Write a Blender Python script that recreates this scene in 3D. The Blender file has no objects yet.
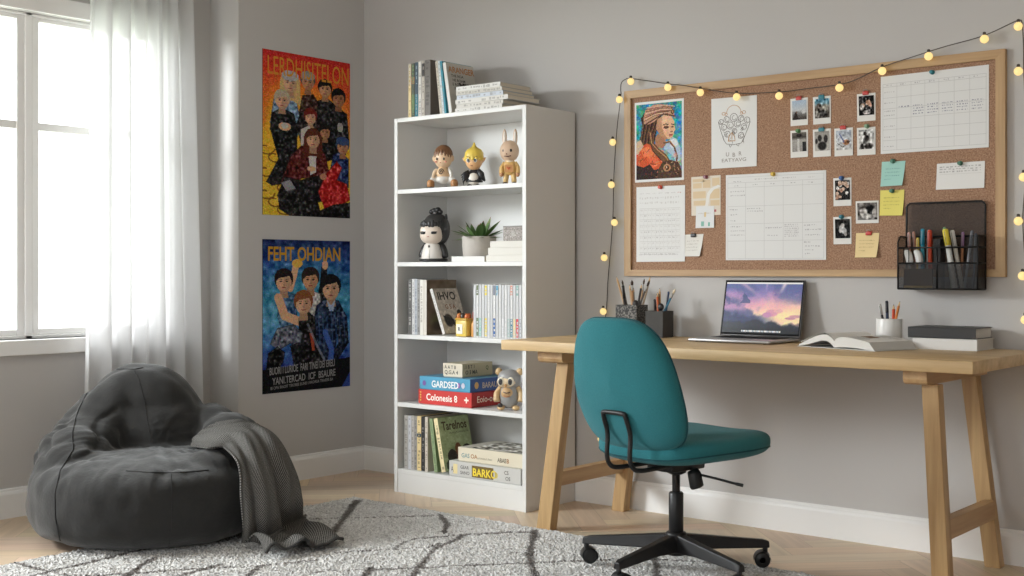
import bpy, bmesh, math, random
import numpy as np
from mathutils import Vector, Matrix, noise
from mathutils.bvhtree import BVHTree
random.seed(7); rng = np.random.default_rng(7)
PI = math.pi
KEY, FILL, WORLD, EXPO, SIDE, FILL2 = 290., 60., 4.8, 0., 0, 0
scn = bpy.context.scene
COL = scn.collection

# ------------------------------------------------------------------ colour helpers
def s2l(c):
    return tuple((x/12.92 if x <= .04045 else ((x+.055)/1.055)**2.4) for x in c)
def C(r, g, b):            # 0-255 sRGB -> linear
    return s2l((r/255, g/255, b/255))
def s2l_arr(a):
    return np.where(a <= .04045, a/12.92, ((np.maximum(a, 0)+.055)/1.055)**2.4)

# ------------------------------------------------------------------ materials
MATS = {}
def new_mat(name):
    m = bpy.data.materials.new(name); m.use_nodes = True
    nt = m.node_tree; b = nt.nodes['Principled BSDF']
    return m, nt, b
def setin(b, **k):
    for n, v in k.items():
        n = n.replace('_', ' ')
        if n in b.inputs: b.inputs[n].default_value = v
def plain(name, col, rough=.5, metal=0., bump=0., bscale=60., var=0., vscale=8., spec=.5, sheen=0., coat=0.):
    if name in MATS: return MATS[name]
    m, nt, b = new_mat(name)
    setin(b, Base_Color=(*col, 1), Roughness=rough, Metallic=metal, Specular_IOR_Level=spec, Sheen_Weight=sheen, Coat_Weight=coat)
    tc = nt.nodes.new('ShaderNodeTexCoord')
    if bump:
        n = nt.nodes.new('ShaderNodeTexNoise'); n.inputs['Scale'].default_value = bscale; n.inputs['Detail'].default_value = 4
        nt.links.new(tc.outputs['Object'], n.inputs['Vector'])
        bp = nt.nodes.new('ShaderNodeBump'); bp.inputs['Strength'].default_value = bump; bp.inputs['Distance'].default_value = .01
        nt.links.new(n.outputs['Fac'], bp.inputs['Height']); nt.links.new(bp.outputs['Normal'], b.inputs['Normal'])
    if var:
        n2 = nt.nodes.new('ShaderNodeTexNoise'); n2.inputs['Scale'].default_value = vscale; n2.inputs['Detail'].default_value = 5
        nt.links.new(tc.outputs['Object'], n2.inputs['Vector'])
        mx = nt.nodes.new('ShaderNodeMix'); mx.data_type = 'RGBA'
        lo = tuple(max(0, x*(1-var)) for x in col); hi = tuple(min(1, x*(1+var)) for x in col)
        mx.inputs[6].default_value = (*lo, 1); mx.inputs[7].default_value = (*hi, 1)
        nt.links.new(n2.outputs['Fac'], mx.inputs[0]); nt.links.new(mx.outputs[2], b.inputs['Base Color'])
    MATS[name] = m; return m
def emit(name, col, strength):
    if name in MATS: return MATS[name]
    m, nt, b = new_mat(name)
    setin(b, Base_Color=(*col, 1), Emission_Color=(*col, 1), Emission_Strength=strength, Roughness=.4)
    MATS[name] = m; return m
def wood(name, axis, light, dark, scale=1., rough=.45):
    m, nt, b = new_mat(name)
    tc = nt.nodes.new('ShaderNodeTexCoord'); mp = nt.nodes.new('ShaderNodeMapping')
    st = [26., 26., 26.]; st[axis] = 1.5
    mp.inputs['Scale'].default_value = [x*scale for x in st]
    n = nt.nodes.new('ShaderNodeTexNoise'); n.inputs['Scale'].default_value = 1.; n.inputs['Detail'].default_value = 6; n.inputs['Roughness'].default_value = .62
    nt.links.new(tc.outputs['Object'], mp.inputs['Vector']); nt.links.new(mp.outputs['Vector'], n.inputs['Vector'])
    r = nt.nodes.new('ShaderNodeValToRGB')
    r.color_ramp.elements[0].position = .32; r.color_ramp.elements[0].color = (*dark, 1)
    r.color_ramp.elements[1].position = .68; r.color_ramp.elements[1].color = (*light, 1)
    nt.links.new(n.outputs['Fac'], r.inputs['Fac']); nt.links.new(r.outputs['Color'], b.inputs['Base Color'])
    bp = nt.nodes.new('ShaderNodeBump'); bp.inputs['Strength'].default_value = .12; bp.inputs['Distance'].default_value = .004
    nt.links.new(n.outputs['Fac'], bp.inputs['Height']); nt.links.new(bp.outputs['Normal'], b.inputs['Normal'])
    b.inputs['Roughness'].default_value = rough
    return m
def paint_mat(name, rough=.6, spec=.3, emis=0., bump=0., bscale=200.):
    if name in MATS: return MATS[name]
    m, nt, b = new_mat(name)
    a = nt.nodes.new('ShaderNodeVertexColor'); a.layer_name = 'Col'
    nt.links.new(a.outputs['Color'], b.inputs['Base Color'])
    b.inputs['Roughness'].default_value = rough; b.inputs['Specular IOR Level'].default_value = spec
    if emis:
        nt.links.new(a.outputs['Color'], b.inputs['Emission Color']); b.inputs['Emission Strength'].default_value = emis
    if bump:
        tc = nt.nodes.new('ShaderNodeTexCoord')
        n = nt.nodes.new('ShaderNodeTexNoise'); n.inputs['Scale'].default_value = bscale; n.inputs['Detail'].default_value = 3
        nt.links.new(tc.outputs['Object'], n.inputs['Vector'])
        bp = nt.nodes.new('ShaderNodeBump'); bp.inputs['Strength'].default_value = bump; bp.inputs['Distance'].default_value = .006
        nt.links.new(n.outputs['Fac'], bp.inputs['Height']); nt.links.new(bp.outputs['Normal'], b.inputs['Normal'])
    MATS[name] = m; return m
PAINT = paint_mat('printed_paper', .75, .15)
GLOSS = paint_mat('painted_vinyl', .38, .5)

# ------------------------------------------------------------------ object helpers
WLOC = {}
def wl(o): return WLOC.get(o.name, Vector((0, 0, 0))) if o else Vector((0, 0, 0))
def props(o, label=None, cat=None, group=None, kind=None):
    if label: o['label'] = label
    if cat: o['category'] = cat
    if group: o['group'] = group
    if kind: o['kind'] = kind
    return o
def thing(name, label, cat, loc, group=None):
    o = bpy.data.objects.new(name, None); COL.objects.link(o); o.location = loc; o.empty_display_size = .05
    WLOC[o.name] = Vector(loc)
    return props(o, label, cat, group)
_glyph = {}
def glyph_mesh(txt, bold):
    key = (txt, bold)
    if key not in _glyph:
        cu = bpy.data.curves.new('lettering', 'FONT'); cu.body = txt; cu.size = 1.; cu.offset = bold; cu.resolution_u = 3
        ob = bpy.data.objects.new('lettering', cu); COL.objects.link(ob)
        bpy.context.view_layer.update()
        dg = bpy.context.evaluated_depsgraph_get(); me = ob.evaluated_get(dg).to_mesh()
        vs = [tuple(v.co) for v in me.vertices]; fs = [tuple(p.vertices) for p in me.polygons]
        ob.evaluated_get(dg).to_mesh_clear(); bpy.data.objects.remove(ob); bpy.data.curves.remove(cu)
        _glyph[key] = (vs, fs)
    return _glyph[key]

class MB:
    """collects geometry (world coordinates) with a colour per face, then links it as ONE mesh object"""
    def __init__(s, col=(.8, .8, .8)):
        s.v = []; s.f = []; s.c = []; s.col = col; s.M = Matrix.Identity(4); s.sm = []
    def add(s, vs, fs, col=None, smooth=False):
        b = len(s.v); M = s.M
        s.v += [tuple(M @ Vector(p)) for p in vs]
        for f in fs:
            s.f.append(tuple(i+b for i in f)); s.c.append(col or s.col); s.sm.append(smooth)
        return s
    def box(s, x0, x1, y0, y1, z0, z1, col=None, cols=None):
        vs = [(x0,y0,z0),(x1,y0,z0),(x1,y1,z0),(x0,y1,z0),(x0,y0,z1),(x1,y0,z1),(x1,y1,z1),(x0,y1,z1)]
        fs = [(0,3,2,1),(4,5,6,7),(0,1,5,4),(1,2,6,5),(2,3,7,6),(3,0,4,7)]  # -z +z -y +x +y -x
        if cols:
            for f, c in zip(fs, cols): s.add(vs, [f], c)
            return s
        return s.add(vs, fs, col)
    def rbox(s, x0, x1, y0, y1, z0, z1, r=.004, seg=2, col=None):
        bm = bmesh.new(); bmesh.ops.create_cube(bm, size=1)
        for v in bm.verts:
            v.co = Vector((x0+(v.co.x+.5)*(x1-x0), y0+(v.co.y+.5)*(y1-y0), z0+(v.co.z+.5)*(z1-z0)))
        bmesh.ops.bevel(bm, geom=list(bm.edges), offset=r, segments=seg, affect='EDGES', profile=.5)
        s.bm(bm, col, True); return s
    def bm(s, bm, col=None, smooth=False):
        bm.verts.index_update()
        s.add([v.co[:] for v in bm.verts], [[v.index for v in f.verts] for f in bm.faces], col, smooth); bm.free(); return s
    def hexa(s, p, col=None):        # 8 points: bottom 4 ccw, top 4 ccw
        return s.add(p, [(0,3,2,1),(4,5,6,7),(0,1,5,4),(1,2,6,5),(2,3,7,6),(3,0,4,7)], col)
    def tube(s, path, r, seg=8, col=None, closed=False, caps=True):
        P = [Vector(p) for p in path]; n = len(P)
        if not hasattr(r, '__len__'): r = [r]*n
        rings = []; up = None
        for i in range(n):
            if closed: t = (P[(i+1) % n]-P[i-1])
            else: t = (P[min(i+1, n-1)]-P[max(i-1, 0)])
            t.normalize()
            if up is None:
                up = Vector((0, 0, 1)) if abs(t.z) < .9 else Vector((1, 0, 0))
            a = t.cross(up); 
            if a.length < 1e-6: a = t.cross(Vector((0, 1, .3)))
            a.normalize(); b = a.cross(t); up = b
            rings.append([P[i]+a*(r[i]*math.cos(2*PI*k/seg))+b*(r[i]*math.sin(2*PI*k/seg)) for k in range(seg)])
        vs = [tuple(q) for ring in rings for q in ring]; fs = []
        m = n if closed else n-1
        for i in range(m):
            j = (i+1) % n
            for k in range(seg):
                l = (k+1) % seg
                fs.append((i*seg+k, i*seg+l, j*seg+l, j*seg+k))
        if caps and not closed:
            fs.append(tuple(range(seg))[::-1]); fs.append(tuple((n-1)*seg+k for k in range(seg)))
        return s.add(vs, fs, col, True)
    def lathe(s, prof, cx=0, cy=0, seg=24, col=None, smooth=True, sx=1, sy=1):
        vs = []; fs = []
        for r, z in prof:
            for k in range(seg):
                vs.append((cx+sx*r*math.cos(2*PI*k/seg), cy+sy*r*math.sin(2*PI*k/seg), z))
        for i in range(len(prof)-1):
            for k in range(seg):
                l = (k+1) % seg
                fs.append((i*seg+k, i*seg+l, (i+1)*seg+l, (i+1)*seg+k))
        s.add(vs, fs, col, smooth)
        if prof[0][0] > 1e-5: s.add(vs[:seg], [tuple(range(seg))[::-1]], col)
        if prof[-1][0] > 1e-5: s.add(vs[-seg:], [tuple(range(seg))], col)
        return s
    def ell(s, c, r, nu=20, nv=12, col=None, e1=1., e2=1., rot=None, z0=-1., z1=1.):
        """superellipsoid; e<1 squarer; z0..z1 keeps a band of latitude"""
        def p(w, e): return math.copysign(abs(w)**e, w)
        vs = []; fs = []; R = rot or Matrix.Identity(3); a0 = math.asin(z0); a1 = math.asin(z1)
        for j in range(nv+1):
            a = a0+(a1-a0)*j/nv
            for i in range(nu):
                b = 2*PI*i/nu
                q = Vector((r[0]*p(math.cos(a), e1)*p(math.cos(b), e2), r[1]*p(math.cos(a), e1)*p(math.sin(b), e2), r[2]*p(math.sin(a), e1)))
                vs.append(tuple(Vector(c)+R @ q))
        for j in range(nv):
            for i in range(nu):
                k = (i+1) % nu
                fs.append((j*nu+i, j*nu+k, (j+1)*nu+k, (j+1)*nu+i))
        if z0 > -1: fs.append(tuple(range(nu))[::-1])
        if z1 < 1: fs.append(tuple(nv*nu+i for i in range(nu)))
        return s.add(vs, fs, col, True)
    def grid(s, pts, nu, nv, col=None, cols=None, smooth=True):
        fs = [(j*nu+i, j*nu+i+1, (j+1)*nu+i+1, (j+1)*nu+i) for j in range(nv-1) for i in range(nu-1)]
        if cols is None: return s.add(pts, fs, col, smooth)
        b = len(s.v); M = s.M
        s.v += [tuple(M @ Vector(p)) for p in pts]; s.f += [tuple(i+b for i in f) for f in fs]; s.c += cols; s.sm += [smooth]*len(fs)
        return s
    def text(s, txt, o, u, v, size, col, bold=0., xs=1., align='L', n=None):
        """flat lettering: o = baseline start, u / v unit directions"""
        vs, fs = glyph_mesh(txt, bold)
        if not vs: return s
        u = Vector(u); v = Vector(v); o = Vector(o)
        w = max(p[0] for p in vs)
        off = {'L': 0, 'C': -w/2, 'R': -w}[align]
        return s.add([tuple(o+u*((p[0]+off)*size*xs)+v*(p[1]*size)) for p in vs], fs, col)
    def build(s, name, mat, parent=None, bevel=0., sub=0):
        me = bpy.data.meshes.new(name); off = wl(parent)
        me.from_pydata([(x-off.x, y-off.y, z-off.z) for x, y, z in s.v], [], s.f)
        at = me.color_attributes.new('Col', 'FLOAT_COLOR', 'CORNER')
        tot = np.array([len(f) for f in s.f]); cc = np.array([(*c[:3], 1.) for c in s.c], dtype=np.float32)
        at.data.foreach_set('color', np.repeat(cc, tot, axis=0).ravel())
        me.polygons.foreach_set('use_smooth', s.sm)
        o = bpy.data.objects.new(name, me); COL.objects.link(o)
        if mat: me.materials.append(mat)
        if parent: o.parent = parent
        WLOC[o.name] = off.copy()
        if bevel:
            b = o.modifiers.new('b', 'BEVEL'); b.width = bevel; b.segments = 2; b.limit_method = 'ANGLE'; b.harden_normals = False
        if sub:
            b = o.modifiers.new('s', 'SUBSURF'); b.levels = sub; b.render_levels = sub
        me.validate(); return o

class Canvas:
    """a small painted picture: colours worked out per cell, laid on a flat sheet as one grid mesh"""
    def __init__(s, w, h, col):
        s.w, s.h = w, h; s.a = np.zeros((h, w, 3)); s.a[:] = np.array(col)/255.
        X, Y = np.meshgrid((np.arange(w)+.5)/w, (np.arange(h)+.5)/h); s.X, s.Y = X, Y     # y from the top
    def put(s, mask, col, al=1.):
        c = np.array(col)/255.; m = (mask*al)[..., None]; s.a = s.a*(1-m)+c*m
    def vgrad(s, stops, mask=None):
        ys = [p for p, _ in stops]
        g = np.stack([np.interp(s.Y, ys, [c[k] for _, c in stops]) for k in range(3)], -1)/255.
        if mask is None: s.a = g
        else: s.a = np.where(mask[..., None] > 0, g, s.a)
    def el(s, cx, cy, rx, ry, col, al=1., rot=0., soft=0.):
        dx = (s.X-cx); dy = (s.Y-cy)*s.h/s.w; ry_ = ry*s.h/s.w
        c, q = math.cos(rot), math.sin(rot); d = np.hypot((dx*c+dy*q)/rx, (-dx*q+dy*c)/ry_)
        m = (d < 1).astype(float) if not soft else np.clip((1-d)/soft, 0, 1)
        s.put(m, col, al)
    def pmask(s, pts):
        x, y = s.X, s.Y; ins = np.zeros(x.shape, bool); n = len(pts)
        for i in range(n):
            (x1, y1), (x2, y2) = pts[i], pts[(i+1) % n]
            cond = ((y1 > y) != (y2 > y)); xx = (x2-x1)*(y-y1)/((y2-y1) if y2 != y1 else 1e-9)+x1
            ins ^= cond & (x < xx)
        return ins.astype(float)
    def poly(s, pts, col, al=1.): s.put(s.pmask(pts), col, al)
    def line(s, pts, wd, col, al=1.):
        m = np.zeros(s.X.shape); asp = s.h/s.w
        for (x1, y1), (x2, y2) in zip(pts, pts[1:]):
            y1 *= asp; y2 *= asp; dx, dy = x2-x1, y2-y1; L = dx*dx+dy*dy+1e-12
            t = np.clip(((s.X-x1)*dx+(s.Y*asp-y1)*dy)/L, 0, 1)
            m = np.maximum(m, (np.hypot(s.X-x1-t*dx, s.Y*asp-y1-t*dy) < wd).astype(float))
        s.put(m, col, al)
    def noise(s, amt, cell=1, mono=True, mask=None, seed=0):
        r = np.random.default_rng(seed); hh, ww = s.h//cell+2, s.w//cell+2
        n = r.normal(0, 1, (hh, ww, 1 if mono else 3)); n = np.repeat(np.repeat(n, cell, 0), cell, 1)[:s.h, :s.w]
        if cell > 2:
            k = cell//2
            for ax in (0, 1): n = sum(np.roll(n, d, ax) for d in range(-k, k+1))/(2*k+1)*1.6
        d = n*amt/255.
        s.a = s.a+(d if mask is None else d*mask[..., None])
    def emit(s, mb, o, u, v):
        """o = top left corner; u = vector along the top; v = vector down the side"""
        o, u, v = np.array(o), np.array(u), np.array(v)
        gx, gy = np.meshgrid(np.arange(s.w+1)/s.w, np.arange(s.h+1)/s.h)
        P = o+gx[..., None]*u+gy[..., None]*v
        cols = s2l_arr(np.clip(s.a, 0, 1)).reshape(-1, 3)
        b = len(mb.v); w1 = s.w+1
        mb.v += [tuple(mb.M @ Vector(p)) for p in P.reshape(-1, 3)]
        for j in range(s.h):
            r0 = b+j*w1; r1 = r0+w1
            mb.f += [(r0+i, r1+i, r1+i+1, r0+i+1) for i in range(s.w)]
        mb.c += [tuple(c) for c in cols]; mb.sm += [False]*(s.w*s.h)
def structure(name, mb, mat, parent=None, **k):
    o = mb.build(name, mat, parent, **k)
    if parent is None: o['kind'] = 'structure'
    return o
def cr(p0, p1, p2, p3, t):      # Catmull-Rom
    return 0.5*((2*p1)+(-p0+p2)*t+(2*p0-5*p1+4*p2-p3)*t*t+(-p0+3*p1-3*p2+p3)*t**3)
def spline(pts, n):
    P = [Vector(p) for p in pts]; out = []; m = len(P)-1
    for i in range(m):
        a = P[max(i-1, 0)]; d = P[min(i+2, m)]
        for k in range(n): out.append(cr(a, P[i], P[i+1], d, k/n))
    out.append(P[-1]); return out

# ================================================================== CAMERA
CAM = Vector((4.6417, -4.4121, 1.02)); YAW = .6912
cd = bpy.data.cameras.new('camera'); cam = bpy.data.objects.new('camera', cd); COL.objects.link(cam)
cam.location = CAM; cam.rotation_euler = (PI/2, 0, YAW)
cd.sensor_width = 36.; cd.lens = 36.*1229.86/1024; cd.shift_y = -16.45/1024; cd.clip_start = .05
scn.camera = cam

# ================================================================== SETTING
wallm = plain('greige_wall_paint', C(195, 192, 190), .85, bump=.04, bscale=220, var=.015, vscale=3, spec=.2)
whitem = plain('white_trim_paint', C(238, 237, 236), .45, spec=.35)
ceilm = plain('ceiling_paint', C(225, 223, 220), .9)
H = 2.7; XR = 6.4; YR = -6.2; XW = -.213; YJ = -.804
structure('wall_back', MB().box(-.05, XR+.1, 0, .12, 0, H), wallm)
structure('wall_pilaster', MB().box(XW-.1, 0, YJ, 0, 0, H), wallm)
# window wall with an opening
WY0, WY1, WZ0, WZ1 = -4.42, -1.02, .735, 2.115
m = MB(); xa, xb = XW-.16, XW
m.box(xa, xb, WY1, YJ, 0, H).box(xa, xb, YR, WY0, 0, H).box(xa, xb, WY0, WY1, 0, WZ0).box(xa, xb, WY0, WY1, WZ1, H)
structure('wall_window', m, wallm)
structure('wall_right', MB().box(XR, XR+.1, YR, 0, 0, H), wallm)
structure('wall_rear', MB().box(xa, XR, YR-.1, YR, 0, H), wallm)
structure('ceiling', MB().box(xa, XR+.1, YR, .12, H, H+.1), ceilm)
# skirting: one moulded profile run along each wall
def skirt(name, p0, p1, nrm):
    p0 = Vector((*p0, 0)); p1 = Vector((*p1, 0)); n = Vector((*nrm, 0))
    prof = [(0, 0), (.016, 0), (.016, .098), (.013, .106), (.008, .112), (.008, .118), (.005, .122), (0, .122)]
    vs = [tuple(p+n*a+Vector((0, 0, b))) for p in (p0, p1) for a, b in prof]; k = len(prof)
    fs = [(i, i+1, k+i+1, k+i) for i in range(k-1)]+[tuple(range(k)), tuple(range(k, 2*k))[::-1]]
    structure(name, MB().add(vs, fs), whitem)
skirt('baseboard_back', (0, 0), (XR, 0), (0, -1)); skirt('baseboard_poster_wall', (0, YJ-.016), (0, 0), (1, 0))
skirt('baseboard_pilaster', (XW, YJ), (.016, YJ), (0, -1)); skirt('baseboard_window_wall', (XW, YR), (XW, YJ), (1, 0))
skirt('baseboard_right', (XR, YR), (XR, 0), (-1, 0))

# herringbone floor: every plank its own tone, in one mesh
fm, nt, b = new_mat('oak_herringbone')
att = nt.nodes.new('ShaderNodeVertexColor'); att.layer_name = 'Col'
uv = nt.nodes.new('ShaderNodeUVMap'); mp = nt.nodes.new('ShaderNodeMapping'); mp.inputs['Scale'].default_value = (2.2, 40, 1)
n = nt.nodes.new('ShaderNodeTexNoise'); n.inputs['Scale'].default_value = 1.; n.inputs['Detail'].default_value = 6
nt.links.new(uv.outputs['UV'], mp.inputs['Vector']); nt.links.new(mp.outputs['Vector'], n.inputs['Vector'])
rp = nt.nodes.new('ShaderNodeMapRange'); rp.inputs['From Min'].default_value = .3; rp.inputs['From Max'].default_value = .7
rp.inputs['To Min'].default_value = .87; rp.inputs['To Max'].default_value = 1.07
nt.links.new(n.outputs['Fac'], rp.inputs['Value'])
vm = nt.nodes.new('ShaderNodeVectorMath'); vm.operation = 'SCALE'
nt.links.new(att.outputs['Color'], vm.inputs[0]); nt.links.new(rp.outputs['Result'], vm.inputs['Scale'])
nt.links.new(vm.outputs['Vector'], b.inputs['Base Color']); setin(b, Roughness=.42, Specular_IOR_Level=.35)
fl = MB(); PW, PLN = .115, .575; uvs = []
base = np.array([212, 189, 163])
x0, x1, y0, y1 = XW-.02, XR, YR, .0
def clip_poly(poly):
    for ax, lim, sg in ((0, x0, 1), (0, x1, -1), (1, y0, 1), (1, y1, -1)):
        out = []
        for i in range(len(poly)):
            a, c2 = poly[i], poly[(i+1) % len(poly)]; da, dc = sg*(a[ax]-lim), sg*(c2[ax]-lim)
            if da >= 0: out.append(a)
            if da*dc < 0:
                t = da/(da-dc); out.append(tuple(a[k]+t*(c2[k]-a[k]) for k in range(4)))
        poly = out
        if len(poly) < 3: return None
    return poly
S = math.sqrt(.5); NP = int(PLN/PW)
g = .0007
for i in range(-80, 81):
    for j in range(-22, 23):
        # herringbone lattice in the 45-degree frame
        a0 = i*PW+j*PLN; b0 = i*PW-j*PLN
        for ori in (0, 1):
            if ori == 0: q = [(a0, b0), (a0+PLN, b0), (a0+PLN, b0+PW), (a0, b0+PW)]; L = [(0, 0), (PLN, 0), (PLN, PW), (0, PW)]
            else: q = [(a0, b0+PW), (a0+PW, b0+PW), (a0+PW, b0+PW+PLN), (a0, b0+PW+PLN)]; L = [(0, 0), (0, PW), (PLN, PW), (PLN, 0)]
            ca = (q[0][0]+q[2][0])/2; cb = (q[0][1]+q[2][1])/2
            q2 = []
            for (A, B), (lu, lv) in zip(q, L):
                A += g if A < ca else -g; B += g if B < cb else -g
                q2.append(((A-B)*S+2.6, (A+B)*S-2.8, lu, lv))
            p = clip_poly(q2)
            if not p: continue
            tone = base*(1+rng.normal(0, .028))+rng.normal(0, 2, 3); k = rng.uniform(0, 40)
            fl.add([(t[0], t[1], 0) for t in p], [tuple(range(len(p)))], C(*tone)); uvs += [(t[2]+k, t[3]+k*.37) for t in p]
fl.add([(x0, y0, -.002), (x1, y0, -.002), (x1, y1, -.002), (x0, y1, -.002)], [(0, 1, 2, 3)], C(160, 136, 112)); uvs += [(0, 0)]*4
fo = structure('floor', fl, fm)
ul = fo.data.uv_layers.new(name='UVMap'); ul.data.foreach_set('uv', np.array(uvs, dtype=np.float32).ravel())

# window: casing, sill, frame with posts, two sashes with a glazing bar each, panes
wf = MB()
cz = .072
wf.box(XW, XW+.018, WY1, WY1+cz, WZ0-.01, WZ1+cz).box(XW, XW+.018, WY0-cz, WY0, WZ0-.01, WZ1+cz).box(XW, XW+.018, WY0, WY1, WZ1, WZ1+cz)
win = structure('window_1', wf, whitem, bevel=.002)
MB().box(XW-.1, XW+.035, WY0-.09, WY1+.09, WZ0-.063, WZ0, ).build('sill', whitem, win, bevel=.004)
fr = MB(); xo, xi = XW-.12, XW-.035
fr.box(xo, xi, WY0, WY1, WZ1-.012, WZ1).box(xo, xi, WY0, WY1, WZ0, WZ0+.016)
posts = [WY1-.035, -1.740, -2.44, -3.14]
for y in (WY0, WY1-.035): fr.box(xo, xi, y, y+.035, WZ0, WZ1)
for y in (-1.722, -2.62, -3.52): fr.box(xo, xi, y, y+.032, WZ0, WZ1)
fr.build('window_frame', whitem, win, bevel=.003)
gm, nt, b = new_mat('window_glass')
for nn in list(nt.nodes):
    if nn.type != 'OUTPUT_MATERIAL': nt.nodes.remove(nn)
out = [x for x in nt.nodes if x.type == 'OUTPUT_MATERIAL'][0]
tr = nt.nodes.new('ShaderNodeBsdfTransparent'); tr.inputs[0].default_value = (.97, .98, .98, 1); gl = nt.nodes.new('ShaderNodeBsdfGlossy'); gl.inputs['Roughness'].default_value = .02
mx = nt.nodes.new('ShaderNodeMixShader'); mx.inputs[0].default_value = .03
nt.links.new(tr.outputs[0], mx.inputs[1]); nt.links.new(gl.outputs[0], mx.inputs[2]); nt.links.new(mx.outputs[0], out.inputs[0])
for (ya, yb2) in ((-1.690, WY1-.035), (-2.588, -1.722), (-3.488, -2.62), (WY0+.035, -3.52)):
    sh = MB(); xs0, xs1 = XW-.085, XW-.045; st = .034
    sh.box(xs0, xs1, ya, ya+st, WZ0+.016, WZ1-.012).box(xs0, xs1, yb2-st, yb2, WZ0+.016, WZ1-.012)
    sh.box(xs0, xs1, ya+st, yb2-st, WZ0+.016, WZ0+.041).box(xs0, xs1, ya+st, yb2-st, WZ1-.030, WZ1-.012)
    sh.box(xs0+.005, xs1-.005, ya+st, yb2-st, 1.622, 1.656)
    so = sh.build('sash', whitem, win, bevel=.003)
    MB().box(XW-.067, XW-.063, ya+st-.005, yb2-st+.005, WZ0+.036, WZ1-.026).build('pane', gm, so)

# sheer curtain
cm, nt, b = new_mat('sheer_voile')
for nn in list(nt.nodes):
    if nn.type != 'OUTPUT_MATERIAL': nt.nodes.remove(nn)
out = [x for x in nt.nodes if x.type == 'OUTPUT_MATERIAL'][0]
df = nt.nodes.new('ShaderNodeBsdfDiffuse'); df.inputs[0].default_value = (*C(250, 250, 250), 1)
tl = nt.nodes.new('ShaderNodeBsdfTranslucent'); tl.inputs[0].default_value = (*C(218, 218, 219), 1)
tp = nt.nodes.new('ShaderNodeBsdfTransparent')
m1 = nt.nodes.new('ShaderNodeMixShader'); m1.inputs[0].default_value = .66; m2 = nt.nodes.new('ShaderNodeMixShader'); m2.inputs[0].default_value = .09
nt.links.new(df.outputs[0], m1.inputs[1]); nt.links.new(tl.outputs[0], m1.inputs[2]); nt.links.new(m1.outputs[0], m2.inputs[1]); nt.links.new(tp.outputs[0], m2.inputs[2]); nt.links.new(m2.outputs[0], out.inputs[0])
ct = thing('sheer_curtain', 'sheer white floor-length curtain hanging in soft folds beside the window', 'curtain', (XW+.1, -1.16, 0))
NU, NV = 150, 40; pts = []
for j in range(NV):
    t = j/(NV-1); z = 2.42-t*2.405
    for i in range(NU):
        u = i/(NU-1)
        ya = -1.515-.045*t; yb2 = -1.008+.068*t
        y = ya+u*(yb2-ya)
        ph = 2*PI*(u*6.2+.12*math.sin(3*u*PI+t*1.2))
        amp = .026+.010*t+.008*math.sin(9*u)
        x = XW+.105+amp*math.sin(ph)+.010*math.sin(2.3*ph+1+t)
        pts.append((x, y+.008*math.cos(ph), z))
MB().grid(pts, NU, NV).build('drape', cm, ct)
MB().tube([(XW+.1, -3.7, 2.44), (XW+.1, -.83, 2.44)], .011, 12).build('curtain_rod', plain('brushed_steel', C(150, 148, 145), .35, .9), ct)
for y in (-3.4, -.86):
    MB().tube([(XW, y, 2.44), (XW+.1, y, 2.44)], .007, 8).build('rod_bracket', MATS['brushed_steel'], ct)

# ================================================================== POSTERS
def poster(name, label, y0, y1, z0, z1, cv, extra):
    mb = MB(C(40, 38, 36)); mb.box(.0005, .003, y0, y1, z0, z1)
    cv.a = np.clip(cv.a, 0, 1)*.97; cv.emit(mb, (.0033, y0, z1), (0, y1-y0, 0), (0, 0, z0-z1))
    extra(mb); o = mb.build(name, PAINT); return props(o, label, 'poster', 'band posters')
SK = [(214, 160, 120), (196, 140, 104), (224, 176, 140), (178, 122, 88)]
def person(cv, x, y, s, hair, top, skin, longh=False, hat=None, ang=0.):
    """head and shoulders; (x,y) = chin, s = head height in picture heights"""
    a = cv.h/cv.w; w = s*.40*a
    if longh: cv.el(x, y-s*.35, w*1.5, s*.75, hair); cv.poly([(x-w*1.45, y-s*.4), (x-w*1.7, y+s*.75), (x-w*.5, y+s*.5), (x+w*.5, y+s*.5), (x+w*1.6, y+s*.75), (x+w*1.4, y-s*.4)], hair)
    cv.poly([(x-w*.45, y-s*.2), (x+w*.45, y-s*.2), (x+w*.6, y+s*.35), (x-w*.6, y+s*.35)], [c*.8 for c in skin])
    cv.el(x, y-s*.58, w*1.28, s*.52, hair)
    cv.el(x, y-s*.40, w, s*.44, skin)
    cv.el(x+w*.45, y-s*.36, w*.5, s*.36, [c*.82 for c in skin], .6)
    if hat: cv.el(x, y-s*.82, w*1.25, s*.30, hat)
    else: cv.poly([(x-w*1.1, y-s*.45), (x-w*.9, y-s*1.0), (x+w*.2, y-s*1.1), (x+w*1.15, y-s*.8), (x+w*1.1, y-s*.45), (x+w*.7, y-s*.72), (x+w*.1, y-s*.66), (x-w*.6, y-s*.62)], hair)
    for e in (-1, 1):
        cv.el(x+e*w*.40, y-s*.46, w*.17, s*.038, (46, 32, 28)); cv.line([(x+e*w*.22, y-s*.545), (x+e*w*.62, y-s*.56)], .004, [c*.55 for c in skin])
    cv.el(x-w*.35, y-s*.30, w*.4, s*.2, [min(255, c*1.1) for c in skin], .5, soft=.8); cv.el(x+w*.04, y-s*.29, w*.16, s*.05, [c*.78 for c in skin], .8)
    cv.el(x, y-s*.15, w*.32, s*.034, (156, 84, 74)); cv.el(x, y-s*.02, w*.5, s*.06, [c*.8 for c in skin], .5)
def torso(cv, pts, col, hl=1.5, seed=1):
    cv.poly(pts, col); m = cv.pmask(pts); cv.noise(16, 3, True, m, seed)
    for (a, b2) in zip(pts, pts[1:]): cv.line([a, b2], .005, [c*.55 for c in col], .7)
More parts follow.
